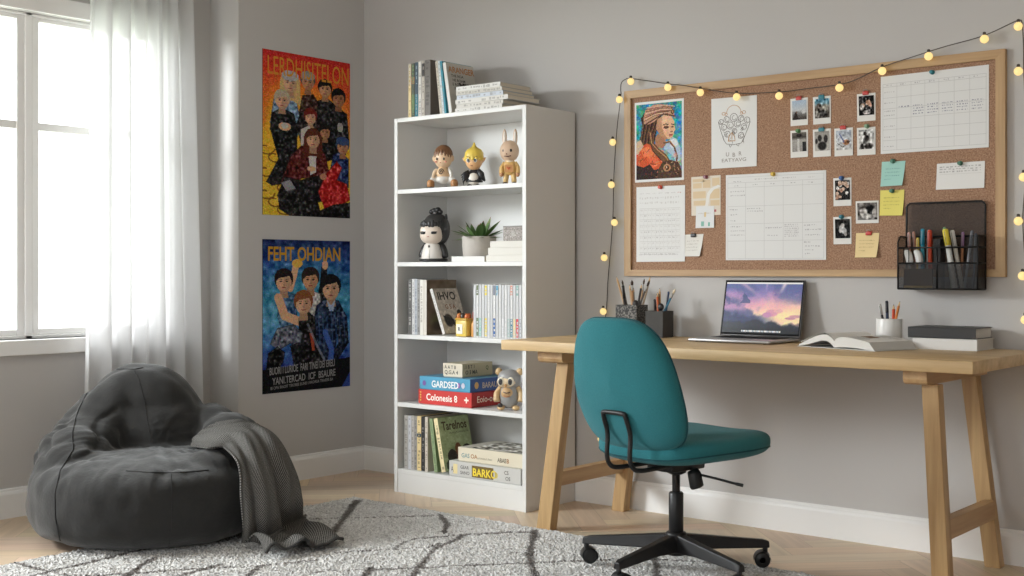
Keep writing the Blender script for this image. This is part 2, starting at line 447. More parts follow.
# --- red and yellow poster, ten people
cv = Canvas(150, 250, (200, 60, 40))
cv.vgrad([(0, (196, 44, 40)), (.10, (214, 58, 38)), (.2, (232, 120, 44)), (.34, (240, 176, 52)), (.6, (236, 186, 54)), (1, (226, 190, 60))])
for sx in (0, 1):
    for k in range(14): cv.el(sx, .12+k*.025, .26-k*.016, .05, (206, 60, 40), .25, soft=.9)
cv.noise(9, 2, seed=3)
for k in range(9):      # ink swirls on the yellow ground
    cx, cy = .03+.16*(k % 3)*.6, .60+.045*k
    cv.line([(cx+.10*math.cos(t/5)*(1-t/40), cy+.04*math.sin(t/5)*(1-t/40)) for t in range(0, 26)], .008, (110, 66, 24), .8)
for k in range(5): cv.line([(.88+.05*math.sin(q*.8+k), .55+.02*q+.03*k) for q in range(10)], .008, (120, 70, 26), .7)
torso(cv, [(.08, .44), (.12, .30), (.26, .24), (.36, .27), (.42, .42), (.36, .55), (.14, .55)], (122, 150, 182), seed=2)
person(cv, .30, .235, .115, (214, 180, 120), (0, 0, 0), SK[2], True, hat=(178, 178, 184))
torso(cv, [(.40, .36), (.44, .25), (.56, .235), (.62, .28), (.64, .42), (.42, .42)], (64, 42, 36), seed=3)
person(cv, .50, .205, .10, (96, 88, 84), (0, 0, 0), SK[1], hat=(150, 148, 146))
torso(cv, [(.60, .40), (.62, .27), (.72, .245), (.82, .28), (.84, .46), (.62, .46)], (34, 33, 36), seed=4)
person(cv, .70, .235, .10, (24, 20, 20), (0, 0, 0), SK[0])
torso(cv, [(.74, .50), (.76, .33), (.84, .29), (.96, .33), (.99, .52), (.94, .60), (.76, .58)], (30, 29, 32), seed=5)
person(cv, .86, .285, .105, (22, 18, 18), (0, 0, 0), SK[3])
cv.el(.88, .42, .035, .03, (170, 166, 160))
torso(cv, [(.08, .48), (.10, .38), (.20, .345), (.34, .37), (.38, .46), (.37, .62), (.30, .74), (.24, .80), (.10, .82), (.04, .80), (.17, .66)], (26, 26, 28), seed=6)
person(cv, .21, .345, .105, (190, 176, 150), (0, 0, 0), SK[2])
cv.el(.24, .455, .07, .025, SK[2]); cv.el(.24, .45, .04, .018, (196, 194, 190))
torso(cv, [(.36, .45), (.42, .35), (.54, .33), (.64, .40), (.64, .52), (.42, .54)], (50, 42, 42), seed=7)
person(cv, .53, .42, .09, (120, 38, 30), (0, 0, 0), SK[2])
cv.poly([(.42, .46), (.52, .43), (.56, .52), (.46, .58), (.42, .56)], (206, 200, 194))
torso(cv, [(.60, .60), (.62, .50), (.70, .475), (.80, .50), (.84, .62), (.64, .66)], (24, 23, 25), seed=8)
person(cv, .70, .50, .085, (26, 20, 20), (0, 0, 0), SK[1])
torso(cv, [(.76, .70), (.80, .60), (.88, .575), (.98, .62), (.98, .80), (.80, .80)], (44, 64, 110), seed=9)
person(cv, .91, .585, .095, (50, 66, 96), (0, 0, 0), SK[1], hat=(58, 78, 120))
torso(cv, [(.20, .80), (.30, .64), (.42, .565), (.56, .545), (.70, .60), (.74, .70), (.70, .78), (.44, .76), (.28, .82)], (92, 32, 30), seed=10)
cv.poly([(.50, .58), (.60, .58), (.59, .72), (.53, .74)], (214, 208, 204))
person(cv, .56, .565, .11, (92, 44, 30), (0, 0, 0), SK[2], True)
torso(cv, [(.16, .88), (.24, .76), (.40, .78), (.62, .74), (.70, .80), (.66, .90), (.40, .94), (.30, 1.0), (.18, .96)], (32, 30, 32), seed=11)
torso(cv, [(.62, .84), (.72, .72), (.84, .64), (.90, .68), (.84, .76), (.96, .78), (1.0, .88), (.86, .93), (.70, .96)], (190, 40, 38), seed=12)
torso(cv, [(.34, .92), (.60, .88), (.64, .96), (.80, .92), (1., .90), (1., 1.), (.32, 1.)], (28, 26, 28), seed=13)
cv.poly([(.20, .80), (.30, .78), (.36, .83), (.26, .85)], (150, 150, 156)); cv.el(.54, .70, .05, .015, SK[2]); cv.el(.68, .745, .04, .02, SK[1])
cv.noise(10, 1, seed=5); cv.noise(8, 2, False, seed=6)
def ex1(mb):
    mb.text('LERDHISITELON', (.0036, -.640, 1.966), (0, 1, 0), (0, 0, 1), .128, C(206, 142, 50), .0, .575)
poster('art_poster', 'red and yellow poster of a crowded group of ten people, upper of two posters', -.6645, -.1029, 1.2911, 2.0809, cv, ex1)
# --- blue poster, four people
cv = Canvas(150, 230, (40, 80, 150))
cv.vgrad([(0, (26, 44, 92)), (.15, (40, 76, 146)), (.4, (62, 140, 178)), (.62, (70, 130, 190)), (.82, (58, 84, 160)), (1, (30, 40, 80))])
cv.el(.5, .3, .62, .3, (84, 176, 194), .5, soft=.8); cv.el(.1, .5, .3, .2, (120, 190, 214), .5, soft=.9)
cv.noise(10, 5, seed=2)
cv.line([(.30, .32), (.34, .24), (.36, .18)], .035, SK[2]); cv.el(.38, .155, .06, .028, (226, 180, 80))
torso(cv, [(.60, .42), (.64, .30), (.66, .18), (.72, .165), (.73, .34), (.70, .56), (.58, .56)], (22, 21, 24), seed=2)
cv.el(.70, .165, .035, .03, SK[2])
torso(cv, [(.16, .50), (.18, .40), (.26, .35), (.36, .36), (.38, .56), (.20, .60)], (70, 104, 140), seed=3)
person(cv, .23, .335, .135, (34, 22, 24), (0, 0, 0), SK[2])
torso(cv, [(.46, .50), (.48, .36), (.56, .34), (.64, .36), (.66, .52)], (200, 196, 194), seed=4)
person(cv, .53, .325, .135, (44, 32, 30), (0, 0, 0), SK[0])
torso(cv, [(.58, .80), (.56, .56), (.60, .44), (.72, .385), (.86, .41), (.96, .52), (.97, .60), (.86, .58), (.82, .74), (.70, .82)], (34, 48, 76), seed=5)
person(cv, .77, .395, .155, (22, 18, 22), (0, 0, 0), SK[2])
cv.poly([(.72, .40), (.77, .44), (.82, .40), (.80, .48), (.75, .48)], (170, 190, 214))
torso(cv, [(.84, .58), (.97, .60), (.98, .70), (.84, .82), (.74, .82), (.86, .70)], (28, 36, 52), seed=6)
cv.line([(.17, .38), (.24, .50), (.40, .54)], .045, SK[2]); cv.el(.43, .55, .05, .02, SK[0])
torso(cv, [(.34, .86), (.40, .66), (.40, .52), (.48, .46), (.58, .52), (.60, .72), (.72, .86), (.34, .86)], (24, 22, 24), seed=7)
person(cv, .45, .485, .14, (140, 84, 50), (0, 0, 0), SK[2])
torso(cv, [(.08, .68), (.16, .58), (.34, .56), (.44, .62), (.40, .72), (.30, .68), (.18, .72)], (104, 108, 122), seed=8)
torso(cv, [(.04, .84), (.06, .74), (.16, .70), (.24, .74), (.22, .80), (.14, .88)], (20, 19, 22), seed=9)
torso(cv, [(.30, .70), (.40, .68), (.44, .88), (.36, .90)], (30, 30, 36), seed=10)
cv.poly([(.52, .62), (.56, .62), (.58, .74), (.55, .74)], (176, 74, 48))
cv.line([(.70, .62), (.78, .74), (.76, .84), (.64, .88)], .03, (66, 96, 176)); cv.line([(.5, .56), (.6, .70), (.72, .84)], .012, (150, 156, 168), .7)
for k in range(7): cv.line([(.62+.05*k, .46+.03*(k % 3)), (.64+.05*k, .70)], .006, (80, 120, 170), .5)
cv.poly([(0, .845), (1, .80), (1, 1), (0, 1)], (14, 14, 18)); cv.poly([(.90, 1), (1, .90), (1, 1)], (50, 74, 150))
cv.noise(9, 1, seed=5); cv.noise(7, 2, False, seed=6)
def ex2(mb):
    y = (0, 1, 0)
    mb.text('FEHT OHDIAN', (.0036, -.636, 1.074), y, (0, 0, 1), .094, C(200, 148, 36), .020, .76)
    w = C(150, 148, 148)
    u = Vector((0, 1, .052)).normalized()
    mb.text("BUORI I LURIOE  FARI TINEI DEI ERELI", (.0036, -.624, .524), u, (0, 0, 1), .050, w, .012, .50)
    mb.text('YANI.TERCAD  ICF  BSAURE', (.0036, -.606, .476), u, (0, 0, 1), .048, w, .014, .68)
    mb.text('BI OPA IRAOIT TIROBEE EUNEI I RAOREA TRAIEEE BA', (.0036, -.618, .453), u, (0, 0, 1), .020, w, .006, .84)
poster('art_poster', 'blue poster of four people below the red and yellow poster', -.6645, -.1029, .4365, 1.1743, cv, ex2)

# ================================================================== BOOKCASE
BX0, BX1, BYF, BYB, BZ = .5857, 1.3715, -.3664, -.02, 1.7277
bk = thing('bookcase', 'tall white open bookcase with five compartments in the corner', 'bookcase', (.98, -.19, 0))
bkm = plain('white_bookcase_laminate', C(220, 219, 217), .42, spec=.4)
for xx in (BX0, BX1-.021): MB().box(xx, xx+.021, BYF, BYB, 0, BZ).build('side_panel', bkm, bk, bevel=.0015)
MB().box(BX0+.0212, BX1-.0212, BYF, BYB, BZ-.019, BZ-.0002).build('top_panel', bkm, bk, bevel=.0012)
MB().box(BX0+.0212, BX1-.0212, BYB-.008, BYB-.0005, .0, BZ-.02).build('back_panel', bkm, bk)
SH = [.109, .416, .730, 1.063, 1.398]
MB().box(BX0+.0212, BX1-.0212, BYF+.003, BYF+.018, 0, SH[0]-.020).build('plinth', bkm, bk, bevel=.0012)
for z in SH: MB().box(BX0+.0212, BX1-.0212, BYF+.0005, BYB-.009, z-.0195, z).build('shelf', bkm, bk, bevel=.0012)

# ---------------------------------------------------------------- books
PAGE = C(226, 216, 198)
covm = paint_mat('book_cover', .5, .35); pagem = plain('paper_block', PAGE, .9, bump=.1, bscale=400)
def spine_marks(mb, t, h, col, rnd, M0, vertical=True):
    """little print blocks down a spine (drawn on the y=0 face, looking along +y)"""
    z = h*.05
    while z < h*.94:
        L = h*rnd.uniform(.012, .06); a = rnd.uniform(.15, .4); b_ = rnd.uniform(.6, .85)
        if rnd.random() < .72: mb.add([(t*a, -.0004, z), (t*b_, -.0004, z), (t*b_, -.0004, min(z+L, h*.96)), (t*a, -.0004, min(z+L, h*.96))], [(0, 1, 2, 3)], col)
        z += L+h*rnd.uniform(.006, .03)
def book(name, label, cat, group, M, t, d, h, spine, cover=None, ink=None, seed=0, art=None, marks=True, pages=PAGE, blocks=(), edge=None):
    """upright paperback in its own frame: thickness x, depth y (spine at y=0), height z"""
    rnd = random.Random(seed); cover = cover or spine; ink = ink or C(60, 56, 52)
    k = min(.0022, t*.18)
    mb = MB(cover); mb.M = M
    mb.box(0, k, 0, d, 0, h, cover).box(t-k, t, 0, d, 0, h, cover).box(k, t-k, 0, k, 0, h, spine)
    mb.add([(0, -.0002, 0), (t, -.0002, 0), (t, -.0002, h), (0, -.0002, h)], [(0, 1, 2, 3)], spine)
    for (z0, z1, c) in blocks: mb.add([(0, -.0003, h*z0), (t, -.0003, h*z0), (t, -.0003, h*z1), (0, -.0003, h*z1)], [(0, 1, 2, 3)], c)
    if edge:
        for a_, b_ in ((0, .10), (.90, 1)): mb.add([(t*a_, -.00045, 0), (t*b_, -.00045, 0), (t*b_, -.00045, h), (t*a_, -.00045, h)], [(0, 1, 2, 3)], edge)
    if marks: spine_marks(mb, t, h, tuple(.55*a+.45*b for a, b in zip(ink, spine)), rnd, M)
    if art: art(mb, t, d, h)
    o = mb.build(name, covm); props(o, label, cat, group)
    p = MB(pages); p.M = M; p.box(k, t-k, k, d-.004, .003, h-.003); p.build('pages', plain('paper_block', PAGE, .9), o)
    return o
def up(x, y, z, tilt=0.): return Matrix.Translation((x, y, z)) @ Matrix.Rotation(tilt, 4, 'Y')
def flat(x, y, z, rz=0.):      # lying on its side cover: spine to the front, height runs along +x, thickness up
    return Matrix.Translation((x, y, z)) @ Matrix.Rotation(rz, 4, 'Z') @ Matrix(((0, 0, 1, 0), (0, 1, 0, 0), (1, 0, 0, 0), (0, 0, 0, 1)))
E1 = .0006
# -- standing on top
zt = BZ+E1
TOPB = [(.650, .668, .250, (222, 200, 150), 'cream and yellow', (150, 120, 70)), (.6695, .690, .251, (78, 84, 70), 'green mottled', (120, 150, 90)),
        (.6915, .712, .253, (60, 78, 90), 'dark blue and teal', (150, 170, 180)), (.7135, .734, .256, (206, 203, 198), 'white', (120, 116, 110)),
        (.7355, .7535, .256, (186, 178, 168), 'pale stone', (90, 80, 72)), (.755, .790, .256, (108, 102, 96), 'thick dark grey', (60, 56, 54))]
wordn = ['first', 'second', 'third', 'fourth', 'fifth', 'sixth', 'seventh', 'eighth', 'ninth', 'tenth', 'eleventh', 'twelfth', 'thirteenth', 'fourteenth', 'fifteenth', 'sixteenth', 'seventeenth', 'eighteenth']
for i, (a, b2, h, c, w, ink) in enumerate(TOPB):
    book('magazine', f'{w} spine standing on top of the bookcase, {wordn[i]} from the left', 'magazine', 'magazines standing on the bookcase top', up(a, -.338, zt), b2-a-.001, .20, h, C(*c), ink=C(*ink), seed=i,
         blocks=[(.15, .42, C(96, 116, 76)), (.62, .75, C(150, 112, 78))] if i == 1 else [(.0, .42, C(30, 110, 124))] if i == 2 else [(.72, .95, C(60, 56, 54))] if i == 4 else [(.6, 1, C(200, 190, 170))] if i == 0 else ())
tl = -.215
def art_top(mb, t, d, h):
    u, v = (0, 1, 0), (0, 0, 1); x = t+.0004
    mb.add([(x, .004, .004), (x, d-.004, .004), (x, d-.004, h-.02), (x, .004, h-.02)], [(0, 1, 2, 3)], C(182, 178, 170))
    mb.text('ARANGER', (x+.0003, .012, h-.044), u, v, .040, C(176, 118, 66), .02, .95)
    rnd = random.Random(3)
    for k in range(9):
        z = h-.065-k*.02; y = .02+rnd.random()*.02
        mb.text('THE ROAMI UNER'[k % 5:k % 5+7], (x+.0003, y+(.06 if k > 3 else .0), z), u, v, .018, C(70, 66, 62), .02, 1.1)
    cvs = Canvas(40, 40, (120, 112, 104)); cvs.noise(40, 3, seed=4); cvs.noise(30, 6, seed=5); cvs.emit(mb, (x+.0002, .07, h*.62), (0, .10, 0), (0, 0, -h*.5))
x = .849
for i, (c, w, dy, h, tk) in enumerate([((196, 186, 172), 'beige', 0, .243, .015), ((206, 212, 214), 'pale grey and blue', 0, .243, .012), ((58, 140, 160), 'teal', 0, .241, .012)]):
    book('magazine', f'{w} magazine leaning on top of the bookcase behind the front cover', 'magazine', 'magazines leaning on the bookcase top', up(x, -.338, zt+.0022, -.125) , tk-.001, .20, h, C(*c), ink=C(110, 105, 98), seed=20+i)
    x += tk+.0006
x = .9045
book('magazine', 'grey magazine with orange masthead leaning against the other magazines, cover showing', 'magazine', 'magazines leaning on the bookcase top', up(x, -.338, zt+.0033, -.170), .018, .185, .232, C(214, 212, 208), C(196, 192, 184), seed=30, art=art_top, marks=False)
# -- stack lying on top
zz = zt; rnd = random.Random(5)
ST = [(.944, 1.218, .019, (214, 211, 206)), (.950, 1.222, .018, (208, 204, 198)), (.946, 1.250, .021, (216, 213, 208)), (.952, 1.222, .019, (198, 204, 214)), (.950, 1.216, .018, (202, 198, 190)), (.948, 1.206, .021, (220, 218, 214))]
SN = ['lowest', 'second from the bottom', 'third and longest', 'fourth from the bottom, bluish', 'second from the top', 'topmost']
for i, (a, b2, t, c) in enumerate(ST):
    book('magazine', f'white paperback magazine lying in the stack on the bookcase, {SN[i]}', 'magazine', 'magazines stacked flat on the bookcase top', flat(a, -.341+.002*(i % 2), zz), t-.0008, .232-.004*i, b2-a, C(*c), C(*[q*.92 for q in c]), ink=C(120, 116, 110), seed=40+i, pages=C(196, 180, 158))
    zz += t
# -- shelf 3 (third from the bottom): standing books, leaning book, jar, white set
z3 = SH[2]+E1
S3 = [(.657, .680, .255, (96, 94, 92), 'dark grey', (190, 188, 184)), (.681, .697, .256, (206, 205, 204), 'white', (130, 130, 134)), (.698, .714, .256, (176, 180, 188), 'blue grey', (110, 116, 130)), (.715, .731, .254, (150, 148, 146), 'mid grey', (90, 88, 86)), (.732, .751, .252, (222, 218, 210), 'ivory', (150, 140, 130))]
for i, (a, b2, h, c, w, ink) in enumerate(S3):
    book('book', f'{w} spined book standing on the middle shelf, {wordn[i]} from the left', 'book', 'books standing on the middle shelf', up(a, -.346, z3), b2-a-.0008, .19, h, C(*c), ink=C(*ink), seed=60+i)
def art_s3(mb, t, d, h):
    cvs = Canvas(36, 50, (126, 108, 88)); cvs.noise(6, 4, True, seed=8); cvs.el(.3, .75, .25, .2, (96, 104, 60), .6, soft=.8); cvs.el(.4, .85, .3, .12, (66, 56, 48), .7, soft=.5)
    cvs.emit(mb, (t+.0004, .002, h-.002), (0, d-.004, 0), (0, 0, -h+.004))
book('book', 'brown picture-covered book standing behind the leaning grey book', 'book', 'books standing on the middle shelf', up(.752, -.346, z3), .021, .20, .251, C(208, 202, 192), C(126, 108, 88), seed=70, art=art_s3, marks=False)
def art_s3b(mb, t, d, h):
    x = t+.0004; u, v = (0, 1, 0), (0, 0, 1)
    cvs = Canvas(44, 60, (196, 185, 172)); cvs.noise(5, 3, seed=8)
    cvs.el(.30, .72, .2, .16, (62, 54, 48), .9, soft=.2); cvs.poly([(.5, 1), (.56, .7), (.75, .55), (.95, .62), (1, 1)], (74, 62, 54)); cvs.el(.82, .56, .1, .08, (54, 44, 40)); cvs.poly([(.1, .6), (.5, .68), (.6, .9), (.4, .8), (.2, .82)], (46, 42, 40)); cvs.noise(7, 2, seed=9)
    cvs.emit(mb, (x, .002, h-.002), (0, d-.004, 0), (0, 0, -h+.004))
    mb.text('IHVO', (x+.0006, .016, h-.056), u, v, .054, C(56, 50, 48), .022, .95)
    mb.text('G S A', (x+.0004, .05, h-.10), u, v, .03, C(132, 84, 52), .02, .95)
    mb.text('OTR BY OUR', (x+.0004, .055, .016), u, v, .014, C(196, 190, 182), .01, 1.0)
book('book', 'grey book with dark figure cover leaning on the middle shelf', 'book', 'books standing on the middle shelf', up(.873, -.346, z3+.0045, -.375), .016, .165, .218, C(206, 202, 196), C(158, 148, 138), seed=71, art=art_s3b, ink=C(150, 144, 138))
# jar
jr = thing('candle_jar', 'small yellow labelled jar of orange trinkets beside the white book set', 'jar', (.982, -.315, z3), None)
MB(C(214, 186, 88)).rbox(.945, 1.012, -.342, -.288, z3, z3+.074, .006, 3).build('jar', GLOSS, jr)
lb = MB(C(236, 232, 220)); lb.box(.953, .988, -.3432, -.3422, z3+.012, z3+.055); lb.text('R', (.970, -.3437, z3+.025), (1, 0, 0), (0, 0, 1), .024, C(70, 60, 50), .02, 1, 'C'); lb.build('jar_label', PAINT, jr)
MB(C(190, 150, 60)).rbox(.943, 1.014, -.344, -.286, z3+.072, z3+.082, .004, 2).build('jar_rim', GLOSS, jr)
for k, (px, py, r, c) in enumerate([(.955, -.325, .013, (196, 120, 60)), (.972, -.318, .014, (60, 48, 40)), (.990, -.300, .012, (176, 92, 46)), (.968, -.298, .012, (140, 80, 44)), (1.0, -.325, .011, (200, 110, 60))]):
    MB(C(*c)).ell((px, py, z3+.088), (r, r, r*1.3), 12, 8).build('trinket', GLOSS, jr)
t2 = thing('small_bottle', 'little amber bottle with red cap standing against the white book set', 'bottle', (1.035, -.31, z3))
MB(C(206, 150, 84)).lathe([(.016, z3), (.018, z3+.004), (.018, z3+.058), (.010, z3+.07), (.009, z3+.08)], 1.036, -.31, 16).build('bottle', GLOSS, t2)
MB(C(176, 72, 48)).lathe([(.0115, z3+.078), (.0115, z3+.108), (.008, z3+.112)], 1.036, -.31, 14).build('cap', GLOSS, t2)
# white set
NS = 17; wS = (1.333-1.058)/NS
topc = {1: (110, 120, 90), 4: (226, 206, 80), 8: (90, 150, 176), 7: (120, 126, 140), 13: (214, 150, 130), 15: (140, 176, 170)}
botc = {1: (112, 130, 100), 2: (150, 196, 186), 4: (228, 208, 84), 7: (66, 102, 158), 12: (170, 190, 186), 13: (60, 130, 146), 14: (232, 208, 160), 15: (206, 66, 78), 16: (150, 150, 156), 5: (206, 208, 214), 10: (214, 214, 216)}
names = {(226, 206, 80): 'yellow', }
for i in range(NS):
    a = 1.058+i*wS; w = C(217, 216, 215) if i % 3 else C(206, 206, 206)
    bl = []; w = w if i % 2 else C(200, 200, 201)
    if i in botc: bl.append((.03, .37, C(*botc[i])))
    if i in topc: bl.append((.80, .985, C(*topc[i])))
    desc = {1: 'green banded', 2: 'mint banded', 4: 'yellow banded', 7: 'blue banded', 8: 'teal topped', 12: 'sage banded', 13: 'coral and teal banded', 14: 'cream banded', 15: 'red banded', 16: 'grey banded'}.get(i, 'plain white')
    book('paperback', f'slim white paperback with {desc} spine, {wordn[i]} of the matching white set', 'paperback', 'matching white paperbacks on the middle shelf', up(a, -.347, z3), wS-.0019, .15, .232+.001*(i % 2), w, C(234, 233, 231), ink=C(198, 198, 202), seed=100+i, blocks=bl, edge=C(150, 150, 152))
# -- shelf 4 (second from the top): figurine, flat white book, pot, stacked books, small box
z4 = SH[3]+E1
book('book', 'white book lying under the plant pot', 'book', 'white books on the plant shelf', flat(.920, -.338, z4), .024, .19, .195, C(216, 214, 211), seed=130, marks=False)
zq = z4
for i, (a, t, b2) in enumerate([(1.126, .028, 1.338), (1.137, .0325, 1.339), (1.149, .0285, 1.3385)]):
    book('book', f'off-white book in the stack beside the plant, {["lowest", "middle", "topmost"][i]}', 'book', 'white books on the plant shelf', flat(a, -.340, zq), t-.0006, .20, b2-a, C(212, 208, 200), seed=131+i, marks=False); zq += t
mb = MB(); cvs = Canvas(40, 24, (150, 142, 136)); cvs.noise(16, 2, seed=1); cvs.el(.5, .5, .12, .24, (176, 170, 164), .6); cvs.line([(.04, .15), (.96, .15)], .015, (110, 102, 98))
mb.box(1.222, 1.330, -.338, -.26, zq+.0004, zq+.058, C(154, 147, 141)); cvs.emit(mb, (1.222, -.3384, zq+.058), (.108, 0, 0), (0, 0, -.0575))
gb = thing('trinket_box', 'small grey patterned box on top of the white books', 'box', (1.27, -.30, zq+.0002))
mb.build('box_body', covm, gb); MB(C(138, 131, 126)).rbox(1.2205, 1.3315, -.3395, -.2585, zq+.0585, zq+.064, .002, 2).build('box_lid', GLOSS, gb)
# potted succulent
pz = z4+.0245
pot = thing('potted_plant', 'grey round pot with spiky green leafy plant on a white book', 'plant', (.985, -.245, pz), None)
potm = plain('concrete_pot', C(190, 183, 176), .85, bump=.15, bscale=90, var=.06, vscale=30)
PXc, PYc = 1.005, -.248; MB().lathe([(.068, pz), (.072, pz+.003), (.0785, pz+.086), (.0775, pz+.089), (.071, pz+.089), (.069, pz+.072)], PXc, PYc, 36).build('pot', potm, pot)
MB(C(72, 58, 46)).lathe([(.0705, pz+.070), (.03, pz+.078), (.0001, pz+.080)], PXc, PYc, 24).build('soil', plain('soil', C(70, 56, 44), .95, bump=.8, bscale=120), pot)
lv = paint_mat('leaf_paint', .45, .4)
rr = random.Random(11)
for k in range(34):
    az = k*2.399+rr.uniform(-.25, .25); el = rr.uniform(.15, 1.25); L = rr.uniform(.085, .125)*(1.25 if k % 4 == 0 else 1); w = rr.uniform(.012, .018)
    base = Vector((PXc, PYc, pz+.077))+Vector((math.cos(az)*.018, math.sin(az)*.018, 0)); dv = Vector((math.cos(az)*math.cos(el), math.sin(az)*math.cos(el), math.sin(el)))
    sd = Vector((-math.sin(az), math.cos(az), 0)); upv = dv.cross(sd)*-1
    pts = []; cols = []; n = 8
    for i in range(n+1):
        t = i/n; c0 = base+dv*(L*t)+Vector((0, 0, -.26*L*t*t*(1-el/2))); ww = w*(math.sin(PI*min(1, t*.92+.12))**.8)*(1 if t < 1 else 0)+.0004
        for s_ in (-1, 0, 1): pts.append(tuple(c0+sd*(s_*ww)+upv*(.25*ww*abs(s_))))
    gcol = rr.choice([C(104, 134, 78), C(84, 116, 66), C(126, 150, 92), C(118, 138, 98), C(96, 126, 70)])
    for i in range(n):
        for s_ in range(2): cols.append(gcol if i < n-1 else C(150, 120, 100))
    mbl = MB(); mbl.grid(pts, 3, n+1, cols=cols); mbl.build('leaf', lv, pot)
# ---------------------------------------------------------------- figurines
def fig(name, label, loc): return thing(name, label, 'figurine', loc, 'vinyl figurines in the bookcase')
FR = [0, 0, 0., 1., 1., 0.]     # centre, turn, slenderness, height, foot level
def P(o, name, mb):
    M_ = Matrix.Translation((FR[0], FR[1], 0)) @ Matrix.Rotation(FR[2], 4, 'Z') @ Matrix.Translation((0, 0, FR[5])) @ Matrix.Diagonal((FR[3], FR[3], FR[4], 1.)) @ Matrix.Translation((-FR[0], -FR[1], -FR[5]))
    mb.v = [tuple(M_ @ Vector(p)) for p in mb.v]
    return mb.build(name, GLOSS, o)
Rz = lambda a: Matrix.Rotation(a, 3, 'Z')
z5 = SH[4]+E1
# 1 boy with brown hair (squatting stance)
FR[:] = [.787, -.25, .50, .82, 1.09, z5]; cx, cy, z0 = .787, -.25, z5
o = fig('vinyl_figurine', 'brown-haired boy figurine with wide stance on the top shelf', (cx, cy, z0)); skn = C(226, 194, 160)
P(o, 'head', MB(skn).ell((cx, cy, z0+.132), (.050, .044, .044), 24, 16, e1=.9))
for s_ in (-1, 1): P(o, 'ear', MB(skn).ell((cx+s_*.052, cy, z0+.130), (.011, .008, .014), 10, 8))
hb = MB(C(122, 84, 56)).ell((cx, cy+.006, z0+.146), (.0535, .047, .043), 24, 12, z0=-.05)
for k in range(7):
    a = -1.1+k*.37; hb.ell((cx+.046*math.sin(a), cy-.040*math.cos(a)+.002, z0+.147), (.0095, .006, .017+.003*(k % 2)), 8, 6)
P(o, 'hair', hb)
fc = MB(C(50, 40, 36))
for s_ in (-1, 1): fc.ell((cx+s_*.020-.006, cy-.0415, z0+.126), (.0055, .003, .006), 10, 6); fc.ell((cx+s_*.028-.005, cy-.038, z0+.114), (.007, .003, .004), 8, 6, C(226, 150, 130))
fc.ell((cx-.006, cy-.043, z0+.110), (.005, .002, .0015), 8, 4, C(170, 90, 80)); P(o, 'face', fc)
P(o, 'torso', MB(C(214, 180, 142)).ell((cx, cy, z0+.066), (.040, .032, .034), 20, 14))
sw = MB(C(70, 54, 46)); sw.tube([(cx-.004+.017*math.cos(t*.35)*(1-t/34), cy-.0335, z0+.072+.014*math.sin(t*.35)*(1-t/34)) for t in range(30)], .002, 6); P(o, 'swirl_emblem', sw)
P(o, 'shorts', MB(C(222, 218, 212)).ell((cx, cy, z0+.043), (.043, .034, .020), 20, 10))
for s_ in (-1, 1):
    P(o, 'arm', MB(C(222, 196, 166) if s_ < 0 else C(228, 224, 218)).tube(spline([(cx+s_*.034, cy-.004, z0+.082), (cx+s_*.049, cy-.012, z0+.066), (cx+s_*.052, cy-.022, z0+.046)], 4), [.011]*5+[.0095]*4, 10))
    P(o, 'leg', MB(C(224, 220, 214)).tube(spline([(cx+s_*.026, cy, z0+.038), (cx+s_*.056, cy-.012, z0+.042), (cx+s_*.066, cy-.012, z0+.020)], 4), .014, 10))
    P(o, 'boot', MB(C(178, 126, 78)).ell((cx+s_*.068, cy-.016, z0+.022), (.021, .025, .019), 16, 10, e1=.7)); P(o, 'sole', MB(C(52, 42, 36)).ell((cx+s_*.068, cy-.017, z0+.0055), (.020, .026, .0052), 16, 6, e1=.4))
# 2 blond figure with cape
FR[:] = [.976, -.25, .52, .78, 1.07, z5]; cx, cy = .976, -.25
o = fig('vinyl_figurine', 'figurine with pointed yellow hair and black feathered cape on the top shelf', (cx, cy, z0)); skn = C(224, 176, 128)
P(o, 'head', MB(skn).ell((cx, cy, z0+.112), (.050, .043, .039), 24, 16))
for s_ in (-1, 1): P(o, 'ear', MB(skn).tube([(cx+s_*.044, cy, z0+.112), (cx+s_*.058, cy, z0+.119), (cx+s_*.070, cy+.004, z0+.126)], [.011, .008, .001], 8))
hb = MB(C(226, 196, 84)).lathe([(.0545, z0+.122), (.0565, z0+.130), (.053, z0+.148), (.042, z0+.160), (.024, z0+.167), (.012, z0+.174), (.006, z0+.186), (.0008, z0+.192)], cx, cy+.003, 24, sy=.88)
for k in range(7):
    a = -1.2+k*.4; hb.ell((cx+.051*math.sin(a), cy+.003-.045*math.cos(a), z0+.122), (.011, .006, .011), 8, 6)
P(o, 'hair', hb)
fc = MB()
for s_ in (-1, 1):
    fc.ell((cx+s_*.021-.005, cy-.0405, z0+.113), (.0105, .004, .010), 12, 8, C(240, 238, 232)); fc.ell((cx+s_*.020-.006, cy-.0435, z0+.112), (.0068, .003, .0075), 10, 6, C(70, 92, 110)); fc.ell((cx+s_*.020-.006, cy-.0458, z0+.112), (.003, .0015, .0035), 8, 4, C(24, 22, 22))
    fc.tube([(cx+s_*.010-.005, cy-.044, z0+.1245), (cx+s_*.031-.005, cy-.041, z0+.129)], .0018, 6, C(120, 84, 50))
fc.ell((cx-.006, cy-.042, z0+.089), (.008, .002, .0018), 8, 4, C(140, 70, 60)); P(o, 'face', fc)
P(o, 'torso', MB(C(232, 224, 212)).ell((cx, cy-.004, z0+.036), (.036, .029, .030), 20, 12))
cp = MB(C(42, 42, 44)).lathe([(.052, z0+.022), (.044, z0+.045), (.033, z0+.066), (.018, z0+.078)], cx, cy+.008, 24, sy=.8); P(o, 'cape', cp)
cw = MB(C(36, 36, 38))
